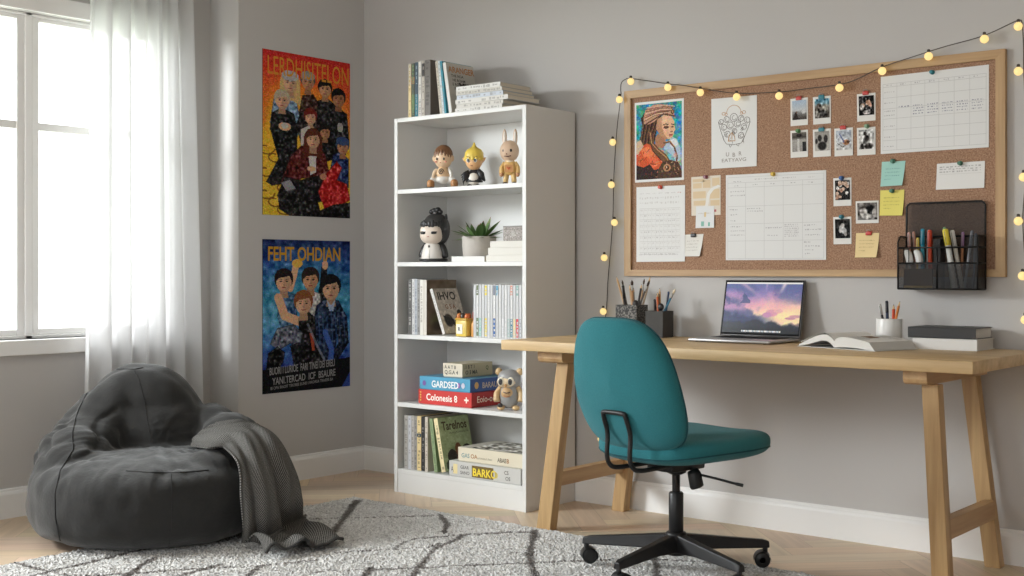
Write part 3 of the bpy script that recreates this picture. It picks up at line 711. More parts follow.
for k in range(5): cw.tube([(cx-.026, cy-.018, z0+.066-.004*k), (cx-.055, cy-.024, z0+.058-.007*k), (cx-.074+.004*k, cy-.024, z0+.050-.010*k)], [.009, .006, .001], 8)
cw.tube([(cx+.026, cy-.012, z0+.068), (cx+.050, cy-.018, z0+.050), (cx+.068, cy-.018, z0+.026)], [.014, .017, .004], 10); P(o, 'wing', cw)
for s_ in (-1, 1): P(o, 'foot', MB(C(34, 32, 32)).ell((cx+s_*.024, cy-.014, z0+.007), (.015, .019, .0068), 14, 8))
# 3 rabbit
FR[:] = [1.186, -.25, .55, .80, 1.02, z5]; cx, cy = 1.186, -.25
o = fig('vinyl_figurine', 'beige rabbit figurine in yellow jacket standing on the top shelf', (cx, cy, z0)); skn = C(208, 178, 152)
P(o, 'head', MB(skn).ell((cx-.002, cy, z0+.148), (.054, .046, .047), 26, 18))
for s_ in (-1, 1):
    P(o, 'ear', MB(skn).ell((cx+s_*.030, cy+.004, z0+.208), (.0125, .008, .036), 14, 12)); P(o, 'inner_ear', MB(C(232, 222, 212)).ell((cx+s_*.029, cy-.0030, z0+.206), (.0075, .0045, .028), 12, 10))
fc = MB(C(34, 30, 30)); fc.ell((cx+.012, cy-.0445, z0+.148), (.0068, .003, .0068), 12, 8); fc.ell((cx-.032, cy-.0375, z0+.148), (.005, .003, .0055), 10, 6, C(110, 92, 80))
fc.tube([(cx-.026, cy-.0415, z0+.124), (cx-.006, cy-.0437, z0+.122), (cx+.012, cy-.0425, z0+.125)], .002, 6, C(104, 62, 52)); fc.ell((cx-.012, cy-.046, z0+.133), (.004, .003, .003), 8, 6, C(150, 110, 92)); P(o, 'face', fc)
P(o, 'jacket', MB(C(214, 172, 104)).ell((cx, cy, z0+.078), (.034, .026, .034), 20, 14, e1=.7, e2=.8)); P(o, 'collar', MB(C(232, 214, 184)).lathe([(.024, z0+.099), (.028, z0+.104), (.018, z0+.109)], cx, cy, 18))
bb = MB(C(198, 140, 80)).box(cx-.025, cx+.022, cy-.0275, cy-.022, z0+.056, z0+.088); bb.tube([(cx-.012, cy-.029, z0+.078), (cx-.004, cy-.029, z0+.068), (cx+.006, cy-.029, z0+.078)], .0025, 6, C(214, 96, 60)); P(o, 'bib', bb)
for s_ in (-1, 1):
    P(o, 'arm', MB(C(214, 174, 108)).tube(spline([(cx+s_*.028, cy, z0+.096), (cx+s_*.044, cy-.005, z0+.076), (cx+s_*.045, cy-.010, z0+.052)], 4), [.012]*4+[.0135]*5, 10)); P(o, 'hand', MB(C(192, 140, 98)).ell((cx+s_*.045, cy-.011, z0+.047), (.012, .012, .011), 12, 8))
    P(o, 'leg', MB(C(216, 182, 122)).tube([(cx+s_*.019, cy, z0+.056), (cx+s_*.022, cy, z0+.03), (cx+s_*.024, cy-.002, z0+.010)], [.0155, .0150, .0135], 12)); P(o, 'shoe', MB(C(58, 50, 50)).ell((cx+s_*.025, cy-.008, z0+.0075), (.0155, .021, .0073), 14, 8))
# 4 black-haired figure
FR[:] = [.729, -.25, .46, .93, 1.03, z4]; cx, cy, z0 = .729, -.25, z4; skn = C(226, 210, 196)
o = fig('vinyl_figurine', 'large sleepy figurine with black hair bun and white robe beside the plant', (cx, cy, z0))
hm = MB(C(52, 50, 50)).ell((cx+.008, cy+.012, z0+.147), (.069, .066, .074), 32, 20, e1=.9)
hm.ell((cx+.060, cy+.01, z0+.196), (.008, .010, .022), 12, 8); P(o, 'hair', hm)
bn = MB(C(40, 38, 39))
for dx, dz, r in ((-.020, .226, .014), (-.006, .231, .015), (.012, .233, .017), (.024, .225, .014), (.004, .221, .020)): bn.ell((cx+.008+dx, cy, z0+dz), (r, r, r*.85), 14, 10)
P(o, 'hair_bun', bn)
P(o, 'head', MB(skn).ell((cx-.005, cy-.014, z0+.130), (.060, .056, .050), 28, 18, e1=.8, e2=.85))
fr_ = MB(C(44, 42, 43))
for k in range(9):
    a = -1.15+k*.29; fr_.ell((cx-.005+.056*math.sin(a), cy-.014-.0495*math.cos(a), z0+.168), (.0105, .0045, .010+.005*(k % 3)), 8, 8, rot=Rz(a))
P(o, 'fringe', fr_)
fc = MB(C(34, 32, 33))
for s_ in (-1, 1):
    ex = cx-.010+s_*.028; ey = cy-.0660+.002*abs(s_)
    fc.ell((ex, ey, z0+.1295), (.0155, .006, .0062), 14, 8, rot=Rz(s_*.30)); fc.tube([(ex-.016, ey+.001-s_*.004, z0+.134), (ex, ey-.005, z0+.1352), (ex+.016, ey+.001+s_*.004, z0+.134)], .0018, 6)
fc.ell((cx-.010, cy-.0695, z0+.113), (.006, .002, .002), 8, 6, C(196, 140, 130)); P(o, 'face', fc)
P(o, 'robe', MB(C(224, 218, 212)).lathe([(.054, z0+.012), (.056, z0+.02), (.050, z0+.05), (.040, z0+.076), (.024, z0+.090)], cx-.006, cy-.01, 28, sy=.85))
P(o, 'robe_fold', MB(C(206, 200, 194)).tube([(cx-.008, cy-.057, z0+.014), (cx-.008, cy-.050, z0+.05), (cx-.008, cy-.034, z0+.082)], .0035, 8)); P(o, 'pendant', MB(C(90, 84, 80)).ell((cx-.012, cy-.046, z0+.070), (.005, .004, .006), 10, 6))
for s_ in (-1, 1):
    P(o, 'cape', MB(C(40, 38, 39)).tube(spline([(cx+s_*.026, cy+.004, z0+.088), (cx+s_*.048, cy-.002, z0+.058), (cx+s_*.062, cy-.008, z0+.020)], 5), [.014, .015, .016, .017, .018, .0185, .019, .0185, .018, .017, .014], 12))
P(o, 'base', MB(C(46, 44, 44)).ell((cx, cy-.008, z0+.0085), (.074, .058, .0083), 28, 8, e1=.5))
# 5 owl-like figure on the games shelf
FR[:] = [1.212, -.285, .52, .92, 1.04, SH[1]+E1]; cx, cy, z0 = 1.212, -.285, SH[1]+E1
o = fig('owl_figurine', 'tan and grey owl-faced figurine with round eye patches beside the game boxes', (cx, cy, z0)); tan = C(204, 172, 126); gry = C(150, 148, 146)
P(o, 'head', MB(gry).ell((cx, cy, z0+.128), (.056, .046, .042), 26, 16, e1=.8))
P(o, 'face', MB(C(226, 204, 170)).ell((cx-.006, cy-.016, z0+.120), (.050, .034, .029), 24, 14))
ey = MB()
for s_ in (-1, 1):
    ey.ell((cx-.009+s_*.023, cy-.043, z0+.122), (.016, .009, .0185), 14, 10, C(236, 228, 208)); ey.ell((cx-.011+s_*.023, cy-.0495, z0+.121), (.0105, .005, .0135), 12, 8, C(72, 72, 76)); ey.ell((cx-.012+s_*.023, cy-.0535, z0+.123), (.004, .002, .005), 8, 6, C(20, 20, 22))
P(o, 'eyes', ey); P(o, 'beak', MB(C(188, 140, 84)).ell((cx-.009, cy-.049, z0+.106), (.006, .006, .007), 10, 8))
for s_ in (-1, 1):
    P(o, 'ear_tuft', MB(tan).ell((cx+s_*.050, cy, z0+.160), (.017, .014, .016), 14, 10)); P(o, 'arm', MB(tan).tube(spline([(cx+s_*.040, cy-.002, z0+.094), (cx+s_*.058, cy-.010, z0+.068), (cx+s_*.057, cy-.018, z0+.036)], 4), [.013]*4+[.0155]*5, 12))
    P(o, 'foot', MB(tan).ell((cx+s_*.036, cy-.022, z0+.011), (.019, .024, .0108), 14, 8))
P(o, 'torso', MB(gry).ell((cx, cy, z0+.058), (.046, .038, .052), 24, 14, e1=.8)); P(o, 'belly', MB(C(196, 162, 120)).ell((cx-.005, cy-.019, z0+.072), (.032, .025, .026), 20, 12))
sm = MB(C(90, 70, 58)); sm.tube([(cx-.022, cy-.043, z0+.078), (cx-.006, cy-.0465, z0+.074), (cx+.012, cy-.044, z0+.078)], .0025, 6); sm.tube([(cx-.02, cy-.042, z0+.062), (cx-.006, cy-.045, z0+.058), (cx+.01, cy-.043, z0+.062)], .002, 6, C(170, 110, 80)); P(o, 'scarf_stripe', sm)
P(o, 'paw_patch', MB(C(52, 48, 48)).ell((cx-.037, cy-.040, z0+.022), (.013, .006, .010), 12, 8))

# ---------------------------------------------------------------- game boxes
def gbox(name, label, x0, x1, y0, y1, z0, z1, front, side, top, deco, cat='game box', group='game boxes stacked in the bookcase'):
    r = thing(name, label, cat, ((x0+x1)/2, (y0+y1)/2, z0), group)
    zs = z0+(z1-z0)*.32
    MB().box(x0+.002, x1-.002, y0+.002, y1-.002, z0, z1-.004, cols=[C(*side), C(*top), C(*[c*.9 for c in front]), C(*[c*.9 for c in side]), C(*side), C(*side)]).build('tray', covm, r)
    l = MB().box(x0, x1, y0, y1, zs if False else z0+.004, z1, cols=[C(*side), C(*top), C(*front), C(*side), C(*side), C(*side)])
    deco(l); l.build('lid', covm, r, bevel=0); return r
ux, uy, uz = (1, 0, 0), (0, 1, 0), (0, 0, 1)
def dred(l):
    l.text('Colonesis 8', (.770, -.3455, .436), ux, uz, .042, C(244, 236, 226), .018, .95); l.text('+', (1.000, -.3455, .432), ux, uz, .05, C(240, 228, 214), .03)
    l.text('Eoio-oe', (1.0454, -.31, .438), uy, uz, .040, C(240, 220, 200), .014, 1.0)
    for k in range(4): l.add([(.730+.004*(k % 2), -.3452, .430+.012*k), (.738, -.3452, .430+.012*k), (.738, -.3452, .437+.012*k), (.730, -.3452, .437+.012*k)], [(0, 1, 2, 3)], C(226, 190, 90))
zg = SH[1]+E1
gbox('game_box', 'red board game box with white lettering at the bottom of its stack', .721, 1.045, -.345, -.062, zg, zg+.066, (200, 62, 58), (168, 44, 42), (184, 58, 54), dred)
def dblue(l):
    l.text('GARDSED', (.803, -.3455, .497), ux, uz, .042, C(236, 240, 240), .022, .88)
    for cxx, c in ((.757, (120, 96, 160)), (.968, (150, 110, 170)), (.995, (196, 200, 214))): l.add([(cxx+.011*math.cos(q*PI/4), -.3454, .512+.013*math.sin(q*PI/4)) for q in range(8)], [tuple(range(8))], C(*c))
    l.add([(1.0354, -.30+.014*math.cos(q*PI/5), .513+.016*math.sin(q*PI/5)) for q in range(10)], [tuple(range(10))], C(214, 176, 110)); l.text('BARAUL', (1.0354, -.262, .499), uy, uz, .036, C(206, 190, 170), .016, .9)
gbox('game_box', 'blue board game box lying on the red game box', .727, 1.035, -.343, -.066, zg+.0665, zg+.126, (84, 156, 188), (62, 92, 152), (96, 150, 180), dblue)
def dsm(l):
    k = C(84, 78, 70); l.text('A A T B', (.842, -.3006, .580), ux, uz, .021, k, .02, 1); l.text('Q.G.A 4', (.842, -.3006, .556), ux, uz, .024, k, .02, 1)
    l.text('.1 B T 1', (.9504, -.285, .582), uy, uz, .022, k, .02, 1); l.text('O 3 MA', (.9504, -.28, .556), uy, uz, .025, k, .02, 1); l.text('Q', (.9504, -.14, .572), uy, uz, .024, C(96, 110, 70), .02)
gbox('game_box', 'small beige box with dark lettering on top of the blue game box', .833, .950, -.30, -.092, zg+.1265, zg+.188, (216, 204, 184), (198, 184, 150), (206, 194, 168), dsm)
# -- bottom shelf
zb = SH[0]+E1
S1 = [(.632, .655, .246, (168, 164, 158), 'grey', (110, 106, 100)), (.656, .676, .246, (190, 190, 194), 'light grey', (130, 130, 136)), (.677, .694, .248, (176, 170, 164), 'stone', (110, 104, 98)), (.695, .713, .247, (150, 146, 142), 'taupe', (96, 92, 88)), (.7135, .739, .248, (222, 198, 146), 'cream yellow', (96, 84, 60)), (.740, .762, .248, (52, 50, 50), 'black', (150, 146, 140)), (.763, .781, .248, (196, 186, 172), 'beige', (104, 94, 84))]
for i, (a, b2, h, c, w, ink) in enumerate(S1):
    book('book', f'{w} spined book on the bottom shelf, {wordn[i]} from the left', 'book', 'books standing on the bottom shelf', up(a, -.346, zb), b2-a-.0008, .21, h, C(*c), ink=C(*ink), seed=160+i, blocks=[(.62, .68, C(40, 70, 90))] if i == 4 else ())
book('book', 'plain green book leaning behind the cream-spined green book', 'book', 'books standing on the bottom shelf', up(.822, -.346, zb+.001, -.135), .020, .20, .243, C(134, 150, 112), ink=C(100, 116, 84), seed=170)
def art_g(mb, t, d, h):
    x = t+.0004; cvs = Canvas(50, 66, (170, 184, 140)); cvs.noise(4, 4, seed=2)
    cvs.el(.45, .72, .28, .26, (110, 126, 84), .6, soft=.5); cvs.el(.30, .74, .16, .13, (58, 50, 46), .95); cvs.el(.25, .9, .2, .12, (70, 78, 60)); cvs.el(.52, .62, .10, .12, (128, 84, 56)); cvs.el(.52, .86, .09, .16, (104, 66, 48)); cvs.el(.80, .70, .17, .16, (50, 46, 44)); cvs.poly([(.66, .76), (.95, .72), (1, 1), (.62, 1)], (84, 92, 70)); cvs.noise(6, 2, True, seed=3)
    cvs.emit(mb, (x, .002, h-.002), (0, d-.004, 0), (0, 0, -h+.004))
    mb.text('Tarelnos', (x+.0004, .018, h-.058), uy, uz, .055, C(84, 70, 50), .026, .86); mb.text('ORANLI PODERA OI THE', (x+.0004, .06, h-.078), uy, uz, .012, C(96, 96, 76), .01, 1.)
book('book', 'green illustrated book with cream spine leaning on the bottom shelf', 'book', 'books standing on the bottom shelf', up(.867, -.346, zb+.0055, -.21), .024, .205, .243, C(224, 208, 164), C(132, 150, 104), seed=171, art=art_g, ink=C(80, 74, 60))
def dcream(l):
    k = C(110, 100, 84); l.text('GAS', (.985, -.3454, .196), ux, uz, .026, C(120, 150, 150), .02, 1); l.text('OA', (1.040, -.3454, .196), ux, uz, .026, C(176, 130, 90), .02, 1); l.text('ABAE', (1.195, -.3454, .194), ux, uz, .026, k, .02, .8); l.text('B', (1.246, -.3454, .194), ux, uz, .026, C(170, 120, 80), .02, 1)
    l.text('arneoioul sheo', (1.080, -.3454, .196), ux, uz, .014, C(150, 140, 122), .01, 1)
    cvs = Canvas(60, 50, (176, 170, 158)); cvs.noise(46, 3, seed=5); cvs.noise(20, 6, seed=6); cvs.emit(l, (1.03, -.10, .2402), (.28, 0, 0), (0, -.23, 0))
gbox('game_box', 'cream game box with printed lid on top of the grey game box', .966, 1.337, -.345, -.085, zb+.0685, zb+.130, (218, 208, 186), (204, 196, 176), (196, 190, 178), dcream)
def dgrey(l):
    k = C(110, 108, 104); l.add([(1.060, -.3603, .117), (1.185, -.3603, .117), (1.185, -.3603, .168), (1.060, -.3603, .168)], [(0, 1, 2, 3)], C(112, 92, 50)); l.text('BARKO', (1.064, -.3606, .124), ux, uz, .047, C(236, 210, 70), .025, .9); l.text('0', (1.192, -.3606, .126), ux, uz, .036, C(226, 206, 120), .02, 1)
    l.text('GEAR', (.992, -.3604, .148), ux, uz, .020, k, .02, 1); l.text('SANO', (.992, -.3604, .124), ux, uz, .020, k, .02, 1)
    l.add([(.950, -.3603, .122), (.975, -.3603, .122), (.975, -.3603, .165), (.950, -.3603, .165)], [(0, 1, 2, 3)], C(232, 214, 160)); l.text('A', (.936, -.3605, .130), ux, uz, .034, k, .01, .7)
    l.text('CS', (1.245, -.3604, .148), ux, uz, .022, k, .02, 1); l.text('OS', (1.252, -.3604, .123), ux, uz, .022, k, .02, 1)
    l.add([(1.3374, -.25, .115), (1.3374, -.12, .115), (1.3374, -.12, .150), (1.3374, -.25, .150)], [(0, 1, 2, 3)], C(120, 140, 80))
gbox('game_box', 'pale grey game box with yellow lettering at the bottom of the bottom shelf', .926, 1.337, -.360, -.085, zb, zb+.068, (200, 198, 194), (186, 184, 180), (196, 194, 188), dgrey)

# ================================================================== CORKBOARD
FX0, FX1, FZ0, FZ1 = 1.636, 3.236, 1.001, 1.796
wood_x = wood('oak_x', 0, C(216, 187, 142), C(184, 152, 106)); wood_y = wood('oak_y', 1, C(200, 165, 120), C(172, 134, 92)); wood_z = wood('oak_z', 2, C(204, 170, 122), C(166, 130, 86))
cb = thing('corkboard', 'large oak framed corkboard hanging on the wall above the desk', 'corkboard', (2.43, -.01, FZ0))
fw_x = wood('frame_oak_x', 0, C(196, 162, 118), C(166, 130, 88)); fw_z = wood('frame_oak_z', 2, C(196, 162, 118), C(166, 130, 88))
W = .033
fx = MB(); fx.hexa([(FX0, -.022, FZ1), (FX0+W, -.022, FZ1-W), (FX1-W, -.022, FZ1-W), (FX1, -.022, FZ1), (FX0, -.001, FZ1), (FX0+W, -.001, FZ1-W), (FX1-W, -.001, FZ1-W), (FX1, -.001, FZ1)])
fx.build('frame_rail', fw_x, cb)
fx = MB(); fx.hexa([(FX0, -.022, FZ0), (FX1, -.022, FZ0), (FX1-W, -.022, FZ0+W*.8), (FX0+W, -.022, FZ0+W*.8), (FX0, -.001, FZ0), (FX1, -.001, FZ0), (FX1-W, -.001, FZ0+W*.8), (FX0+W, -.001, FZ0+W*.8)]); fx.build('frame_rail', fw_x, cb)
for a, b2 in ((FX0, FX0+W), (FX1, FX1-W)):
    fx = MB(); fx.hexa([(a, -.022, FZ0), (b2, -.022, FZ0+W*.8), (b2, -.022, FZ1-W), (a, -.022, FZ1), (a, -.001, FZ0), (b2, -.001, FZ0+W*.8), (b2, -.001, FZ1-W), (a, -.001, FZ1)]); fx.build('frame_stile', fw_z, cb)
km, nt, b = new_mat('cork')
tc = nt.nodes.new('ShaderNodeTexCoord'); n1 = nt.nodes.new('ShaderNodeTexVoronoi'); n1.inputs['Scale'].default_value = 260; n2 = nt.nodes.new('ShaderNodeTexNoise'); n2.inputs['Scale'].default_value = 200; n2.inputs['Detail'].default_value = 6
r = nt.nodes.new('ShaderNodeValToRGB'); r.color_ramp.elements[0].color = (*C(128, 95, 74), 1); r.color_ramp.elements[1].color = (*C(186, 148, 120), 1); r.color_ramp.elements[0].position = .30; r.color_ramp.elements[1].position = .70
nt.links.new(tc.outputs['Object'], n1.inputs['Vector']); nt.links.new(tc.outputs['Object'], n2.inputs['Vector'])
mxx = nt.nodes.new('ShaderNodeMix'); mxx.data_type = 'RGBA'; mxx.inputs[0].default_value = .22
nt.links.new(n2.outputs['Fac'], mxx.inputs[6]); nt.links.new(n1.outputs['Color'], mxx.inputs[7]); nt.links.new(mxx.outputs[2], r.inputs['Fac']); nt.links.new(r.outputs['Color'], b.inputs['Base Color']); b.inputs['Roughness'].default_value = .9
YK = -.010
MB().box(FX0+W*.8, FX1-W*.8, YK, -.002, FZ0+W*.6, FZ1-W*.8).build('cork_panel', km, cb)

def sheet(q, col, y=YK-.001, lift=0., th=.0006, n=8, lift_c=(0, 0)):
    """a sheet of paper from its corners (TL, TR, BL, BR as x,z); the bottom edge may curl off the board. Returns MB and a mapper (u,v)->point"""
    tl_, tr_, bl_, br_ = q
    def at(u, v, off=0.):
        x = (tl_[0]*(1-u)+tr_[0]*u)*(1-v)+(bl_[0]*(1-u)+br_[0]*u)*v; z = (tl_[1]*(1-u)+tr_[1]*u)*(1-v)+(bl_[1]*(1-u)+br_[1]*u)*v
        return (x, y-th-lift*v*v-lift_c[0]*v*v*u*u-lift_c[1]*v*v*(1-u)**2-off, z)
    mb = MB(col); pf = [at(i/n, j/n) for j in range(n+1) for i in range(n+1)]
    mb.grid(pf, n+1, n+1, col)
    mb.grid([(x, yy+th, z) for x, yy, z in pf], n+1, n+1, [c*.9 for c in col])
    return mb, at
def strip(mb, at, u0, v0, u1, v1, col, off=.0004, k=6):
    """a printed bar that follows the curl of the sheet"""
    if abs(v1-v0) > abs(u1-u0):
        pts = [at(u, v0+(v1-v0)*i/k, off) for i in range(k+1) for u in (u0, u1)]
    else:
        pts = [at(u0+(u1-u0)*i/k, v, off) for i in range(k+1) for v in (v0, v1)]
    mb.grid(pts, 2, k+1, col, smooth=False)
def scrib(mb, at, u, v, w, h, col, rnd, off=.0005):
    """a handwritten-looking row of short strokes"""
    x = u
    while x < u+w:
        L = rnd.uniform(.3, 1.)*h*1.1
        strip(mb, at, x, v+rnd.uniform(0, h*.3), min(x+L, u+w), v+h*rnd.uniform(.5, 1.), col, off, 1); x += L+h*rnd.uniform(.2, .9)
def pin(x, z, col, word, where, y=YK-.0022, kind='push'):
    o = thing('push_pin' if kind == 'push' else 'paper_clip', f'{word} {"push pin" if kind == "push" else "clip"} {where}', 'pin', (x, y, z), 'pins and clips on the corkboard')
    m = MB(C(*col)); m.M = Matrix.Translation((x, y, z)) @ Matrix.Rotation(PI/2, 4, 'X') @ Matrix.Rotation(.0, 4, 'Y')
    if kind == 'push':
        m.lathe([(.0085, 0), (.0085, .0025), (.0045, .004), (.0042, .011), (.0068, .0125), (.0072, .0148), (.005, .0158)], 0, 0, 14); m.build('pin_head', GLOSS, o)
    else:
        m.M = Matrix.Identity(4); m.rbox(x-.012, x+.012, y-.006, y, z-.007, z+.008, .002, 2); m.build('clip_body', GLOSS, o)
        MB(C(150, 150, 152)).tube([(x-.008, y-.006, z+.006), (x-.006, y-.008, z+.013), (x+.006, y-.008, z+.013), (x+.008, y-.006, z+.006)], .0009, 6).build('clip_wire', GLOSS, o)
    MB(C(170, 170, 172)).tube([(x, y+.001, z), (x, y+.0095, z)], .0006, 6).build('pin_needle', GLOSS, o)
WP = C(229, 229, 228); LN = C(160, 158, 156); DK = C(110, 108, 108)
def fin(mb, name, label, cat, group=None): return props(mb.build(name, PAINT), label, cat, group)

# art print
mb, at = sheet([(1.684, 1.743), (1.929, 1.742), (1.686, 1.401), (1.929, 1.402)], WP)
cv = Canvas(92, 130, (58, 132, 150)); cv.vgrad([(0, (62, 140, 158)), (.5, (72, 150, 168)), (.75, (150, 180, 196)), (1, (84, 110, 124))]); cv.noise(14, 2, False, seed=1)
skn = (226, 182, 148); dkh = (64, 46, 40)
cv.noise(12, 5, False, seed=21)
cv.poly([(.10, .18), (.22, .08), (.45, .10), (.60, .22), (.46, .34), (.42, .48), (.34, .60), (.18, .66), (.02, .60), (.10, .44), (.14, .30)], dkh)
for k in range(14): cv.line([(.14+.028*k, .24), (.10+.022*k, .42), (.04+.026*k, .60)], .006, [(104, 74, 56), (140, 104, 76), (44, 32, 30)][k % 3])
cv.poly([(.46, .22), (.62, .16), (.78, .19), (.835, .26), (.84, .32), (.865, .375), (.83, .39), (.825, .425), (.80, .46), (.74, .485), (.66, .48), (.54, .42), (.46, .34)], skn)
cv.poly([(.46, .22), (.58, .18), (.56, .30), (.62, .42), (.70, .48), (.64, .49), (.54, .44), (.44, .34)], (188, 140, 110))
cv.poly([(.48, .40), (.64, .485), (.66, .54), (.58, .60), (.42, .58), (.42, .46)], (172, 124, 96)); cv.el(.60, .24, .12, .05, (240, 206, 176), .5, soft=.8); cv.el(.68, .41, .08, .04, (226, 150, 128), .5, soft=.8)
cv.line([(.60, .295), (.66, .285), (.71, .297)], .009, (74, 50, 42)); cv.line([(.775, .292), (.825, .30)], .009, (74, 50, 42))
cv.el(.66, .325, .055, .018, (120, 80, 66)); cv.line([(.61, .332), (.66, .342), (.71, .333)], .009, (44, 30, 30)); cv.el(.795, .327, .028, .013, (120, 80, 66)); cv.line([(.775, .335), (.82, .336)], .008, (44, 30, 30))
cv.line([(.75, .32), (.765, .365), (.80, .385)], .007, (196, 146, 116)); cv.line([(.755, .393), (.80, .393)], .008, (140, 92, 76)); cv.el(.765, .432, .045, .012, (166, 74, 68)); cv.el(.76, .445, .035, .008, (200, 120, 104))
cv.poly([(.16, .18), (.20, .08), (.38, .015), (.60, .02), (.78, .07), (.84, .15), (.845, .21), (.70, .165), (.54, .17), (.40, .24), (.28, .27), (.17, .26)], (196, 150, 126))
for k in range(8): cv.line([(.17+.01*k, .23-.026*k), (.40+.035*k, .16-.018*k), (.70+.02*k, .145-.012*k)], .008, [(140, 96, 80), (222, 182, 158), (104, 70, 60)][k % 3], .9)
cv.line([(.20, .27), (.42, .20), (.60, .15), (.845, .19)], .014, (92, 64, 56)); cv.el(.80, .13, .04, .03, (90, 66, 60)); cv.el(.80, .13, .02, .015, (176, 140, 110))
cv.poly([(.60, .60), (.70, .52), (.80, .46), (.90, .50), (.97, .62), (.96, .76), (.88, .82), (.82, .72), (.72, .66)], (178, 198, 214)); cv.poly([(.76, .50), (.86, .48), (.92, .56), (.82, .62), (.74, .58)], (222, 226, 230))
cv.line([(.62, .53), (.74, .52), (.84, .60), (.90, .72), (.88, .80)], .018, (110, 74, 54)); cv.line([(.63, .52), (.75, .51), (.86, .60)], .006, (206, 160, 120)); cv.el(.86, .70, .05, .04, (224, 160, 150), .8, soft=.5)
cv.poly([(.0, .66), (.08, .56), (.24, .52), (.40, .58), (.54, .68), (.62, .80), (.60, 1.), (0, 1.)], (206, 92, 58))
cv.poly([(.10, .60), (.26, .56), (.40, .64), (.34, .72), (.16, .70)], (230, 126, 84)); cv.poly([(.22, .72), (.44, .70), (.54, .80), (.36, .86)], (222, 108, 70)); cv.poly([(.0, .50), (.10, .47), (.16, .56), (.04, .66), (0, .66)], (206, 178, 152))
cv.poly([(.0, .80), (.16, .84), (.30, .80), (.40, .88), (.56, .86), (.58, 1.), (0, 1.)], (58, 46, 44))
for k in range(34):
    a = random.uniform(.0, .58); b2 = random.uniform(.60, .98); cv.line([(a, b2), (a+random.uniform(-.03, .12), b2+random.uniform(-.05, .03))], random.uniform(.004, .010), random.choice([(52, 40, 38), (150, 62, 40), (240, 150, 110), (90, 60, 50), (190, 150, 120)]), .85)
cv.poly([(.28, .36), (.34, .38), (.36, .50), (.50, .60), (.66, .68), (.82, .84), (.74, .88), (.56, .76), (.38, .64), (.28, .50)], (112, 78, 58)); cv.line([(.31, .38), (.34, .52), (.48, .62), (.66, .72), (.78, .84)], .009, (190, 144, 104)); cv.line([(.28, .42), (.36, .62), (.56, .76)], .006, (50, 36, 34))
cv.poly([(.48, .88), (.58, .78), (.76, .76), (.94, .80), (1., .92), (1., 1.), (.46, 1.)], (84, 62, 50)); cv.el(.68, .86, .08, .05, (186, 138, 98)); cv.el(.68, .86, .045, .03, (70, 46, 36)); cv.el(.67, .85, .012, .008, (240, 220, 190))
for k in range(22):
    a = random.uniform(.56, .98); b2 = random.uniform(.76, .98); cv.line([(a, b2), (a+random.uniform(-.05, .06), b2+random.uniform(-.04, .05))], .006, random.choice([(190, 150, 110), (50, 38, 34), (130, 96, 72), (214, 176, 140)]), .85)
cv.noise(7, 1, seed=5); cv.noise(7, 2, False, seed=6)
cv.emit(mb, (1.693, YK-.0022, 1.732), (.227, 0, 0), (0, 0, -.320)); fin(mb, 'art_print', 'white-bordered art print of a woman in a head wrap and orange shawl', 'picture')
# line drawing
mb, at = sheet([(2.060, 1.726), (2.268, 1.724), (2.062, 1.440), (2.268, 1.440)], WP, lift=.002)
rnd = random.Random(4)
def loopl(cx, cy, rx, ry, a0=0, a1=2*PI, c=LN, w=.0009, n=18):
    pts = [Vector(at(cx+rx*math.cos(a0+(a1-a0)*i/n), cy+ry*math.sin(a0+(a1-a0)*i/n), .0006)) for i in range(n+1)]
    mb.tube([tuple(p) for p in pts], w, 4, c, caps=False)
def poll(pp, c=LN, w=.0009): mb.tube([at(u, v, .0006) for u, v in pp], w, 4, c, caps=False)
dk = C(120, 112, 106); or_ = C(206, 160, 110)
loopl(.5, .23, .16, .115, PI, 2*PI, or_)
for sx in (.28, .72):
    loopl(sx, .225, .04, .02, c=or_); loopl(sx+.05*(1 if sx < .5 else -1), .235, .03, .018, c=or_)
poll([(.16, .34), (.20, .44), (.28, .60), (.34, .66), (.5, .675), (.66, .66), (.72, .60), (.82, .44), (.86, .36)], dk)
for cx, cy, r_ in ((.22, .34, .05), (.34, .31, .06), (.50, .29, .08), (.66, .31, .06), (.79, .34, .06), (.28, .42, .06), (.42, .40, .07), (.58, .38, .07), (.72, .43, .06), (.36, .52, .06), (.66, .55, .06), (.52, .48, .05)):
    loopl(cx, cy, r_, r_*.72, c=dk); loopl(cx+.01, cy+.004, r_*.55, r_*.4, rnd.uniform(0, 2), rnd.uniform(4, 6), c=dk)
for k in range(16):
    u0 = rnd.uniform(.26, .74); v0 = rnd.uniform(.42, .62); poll([(u0, v0), (u0+rnd.uniform(-.05, .05), v0+.03), (u0+rnd.uniform(-.04, .04), v0+.05)], dk, .0007)
poll([(.38, .62), (.40, .54), (.46, .50), (.52, .56), (.53, .62), (.38, .62)], or_, .0016); poll([(.46, .50), (.46, .60)], or_, .0014)
poll([(.40, .675), (.42, .71), (.46, .68)], dk); poll([(.56, .675), (.60, .70), (.62, .67)], dk)
for i, ch in enumerate('UBR'): mb.text(ch, at(.36+.14*i, .835+.012*(i % 2), .0006), ux, uz, .024, C(150, 142, 134), .0, 1, 'C')
mb.text('EATYAVG', at(.5, .915, .0006), ux, uz, .020, C(150, 142, 134), .0, 1.3, 'C')
fin(mb, 'line_drawing', 'white sheet with a brown line drawing of a basket of shapes', 'picture')
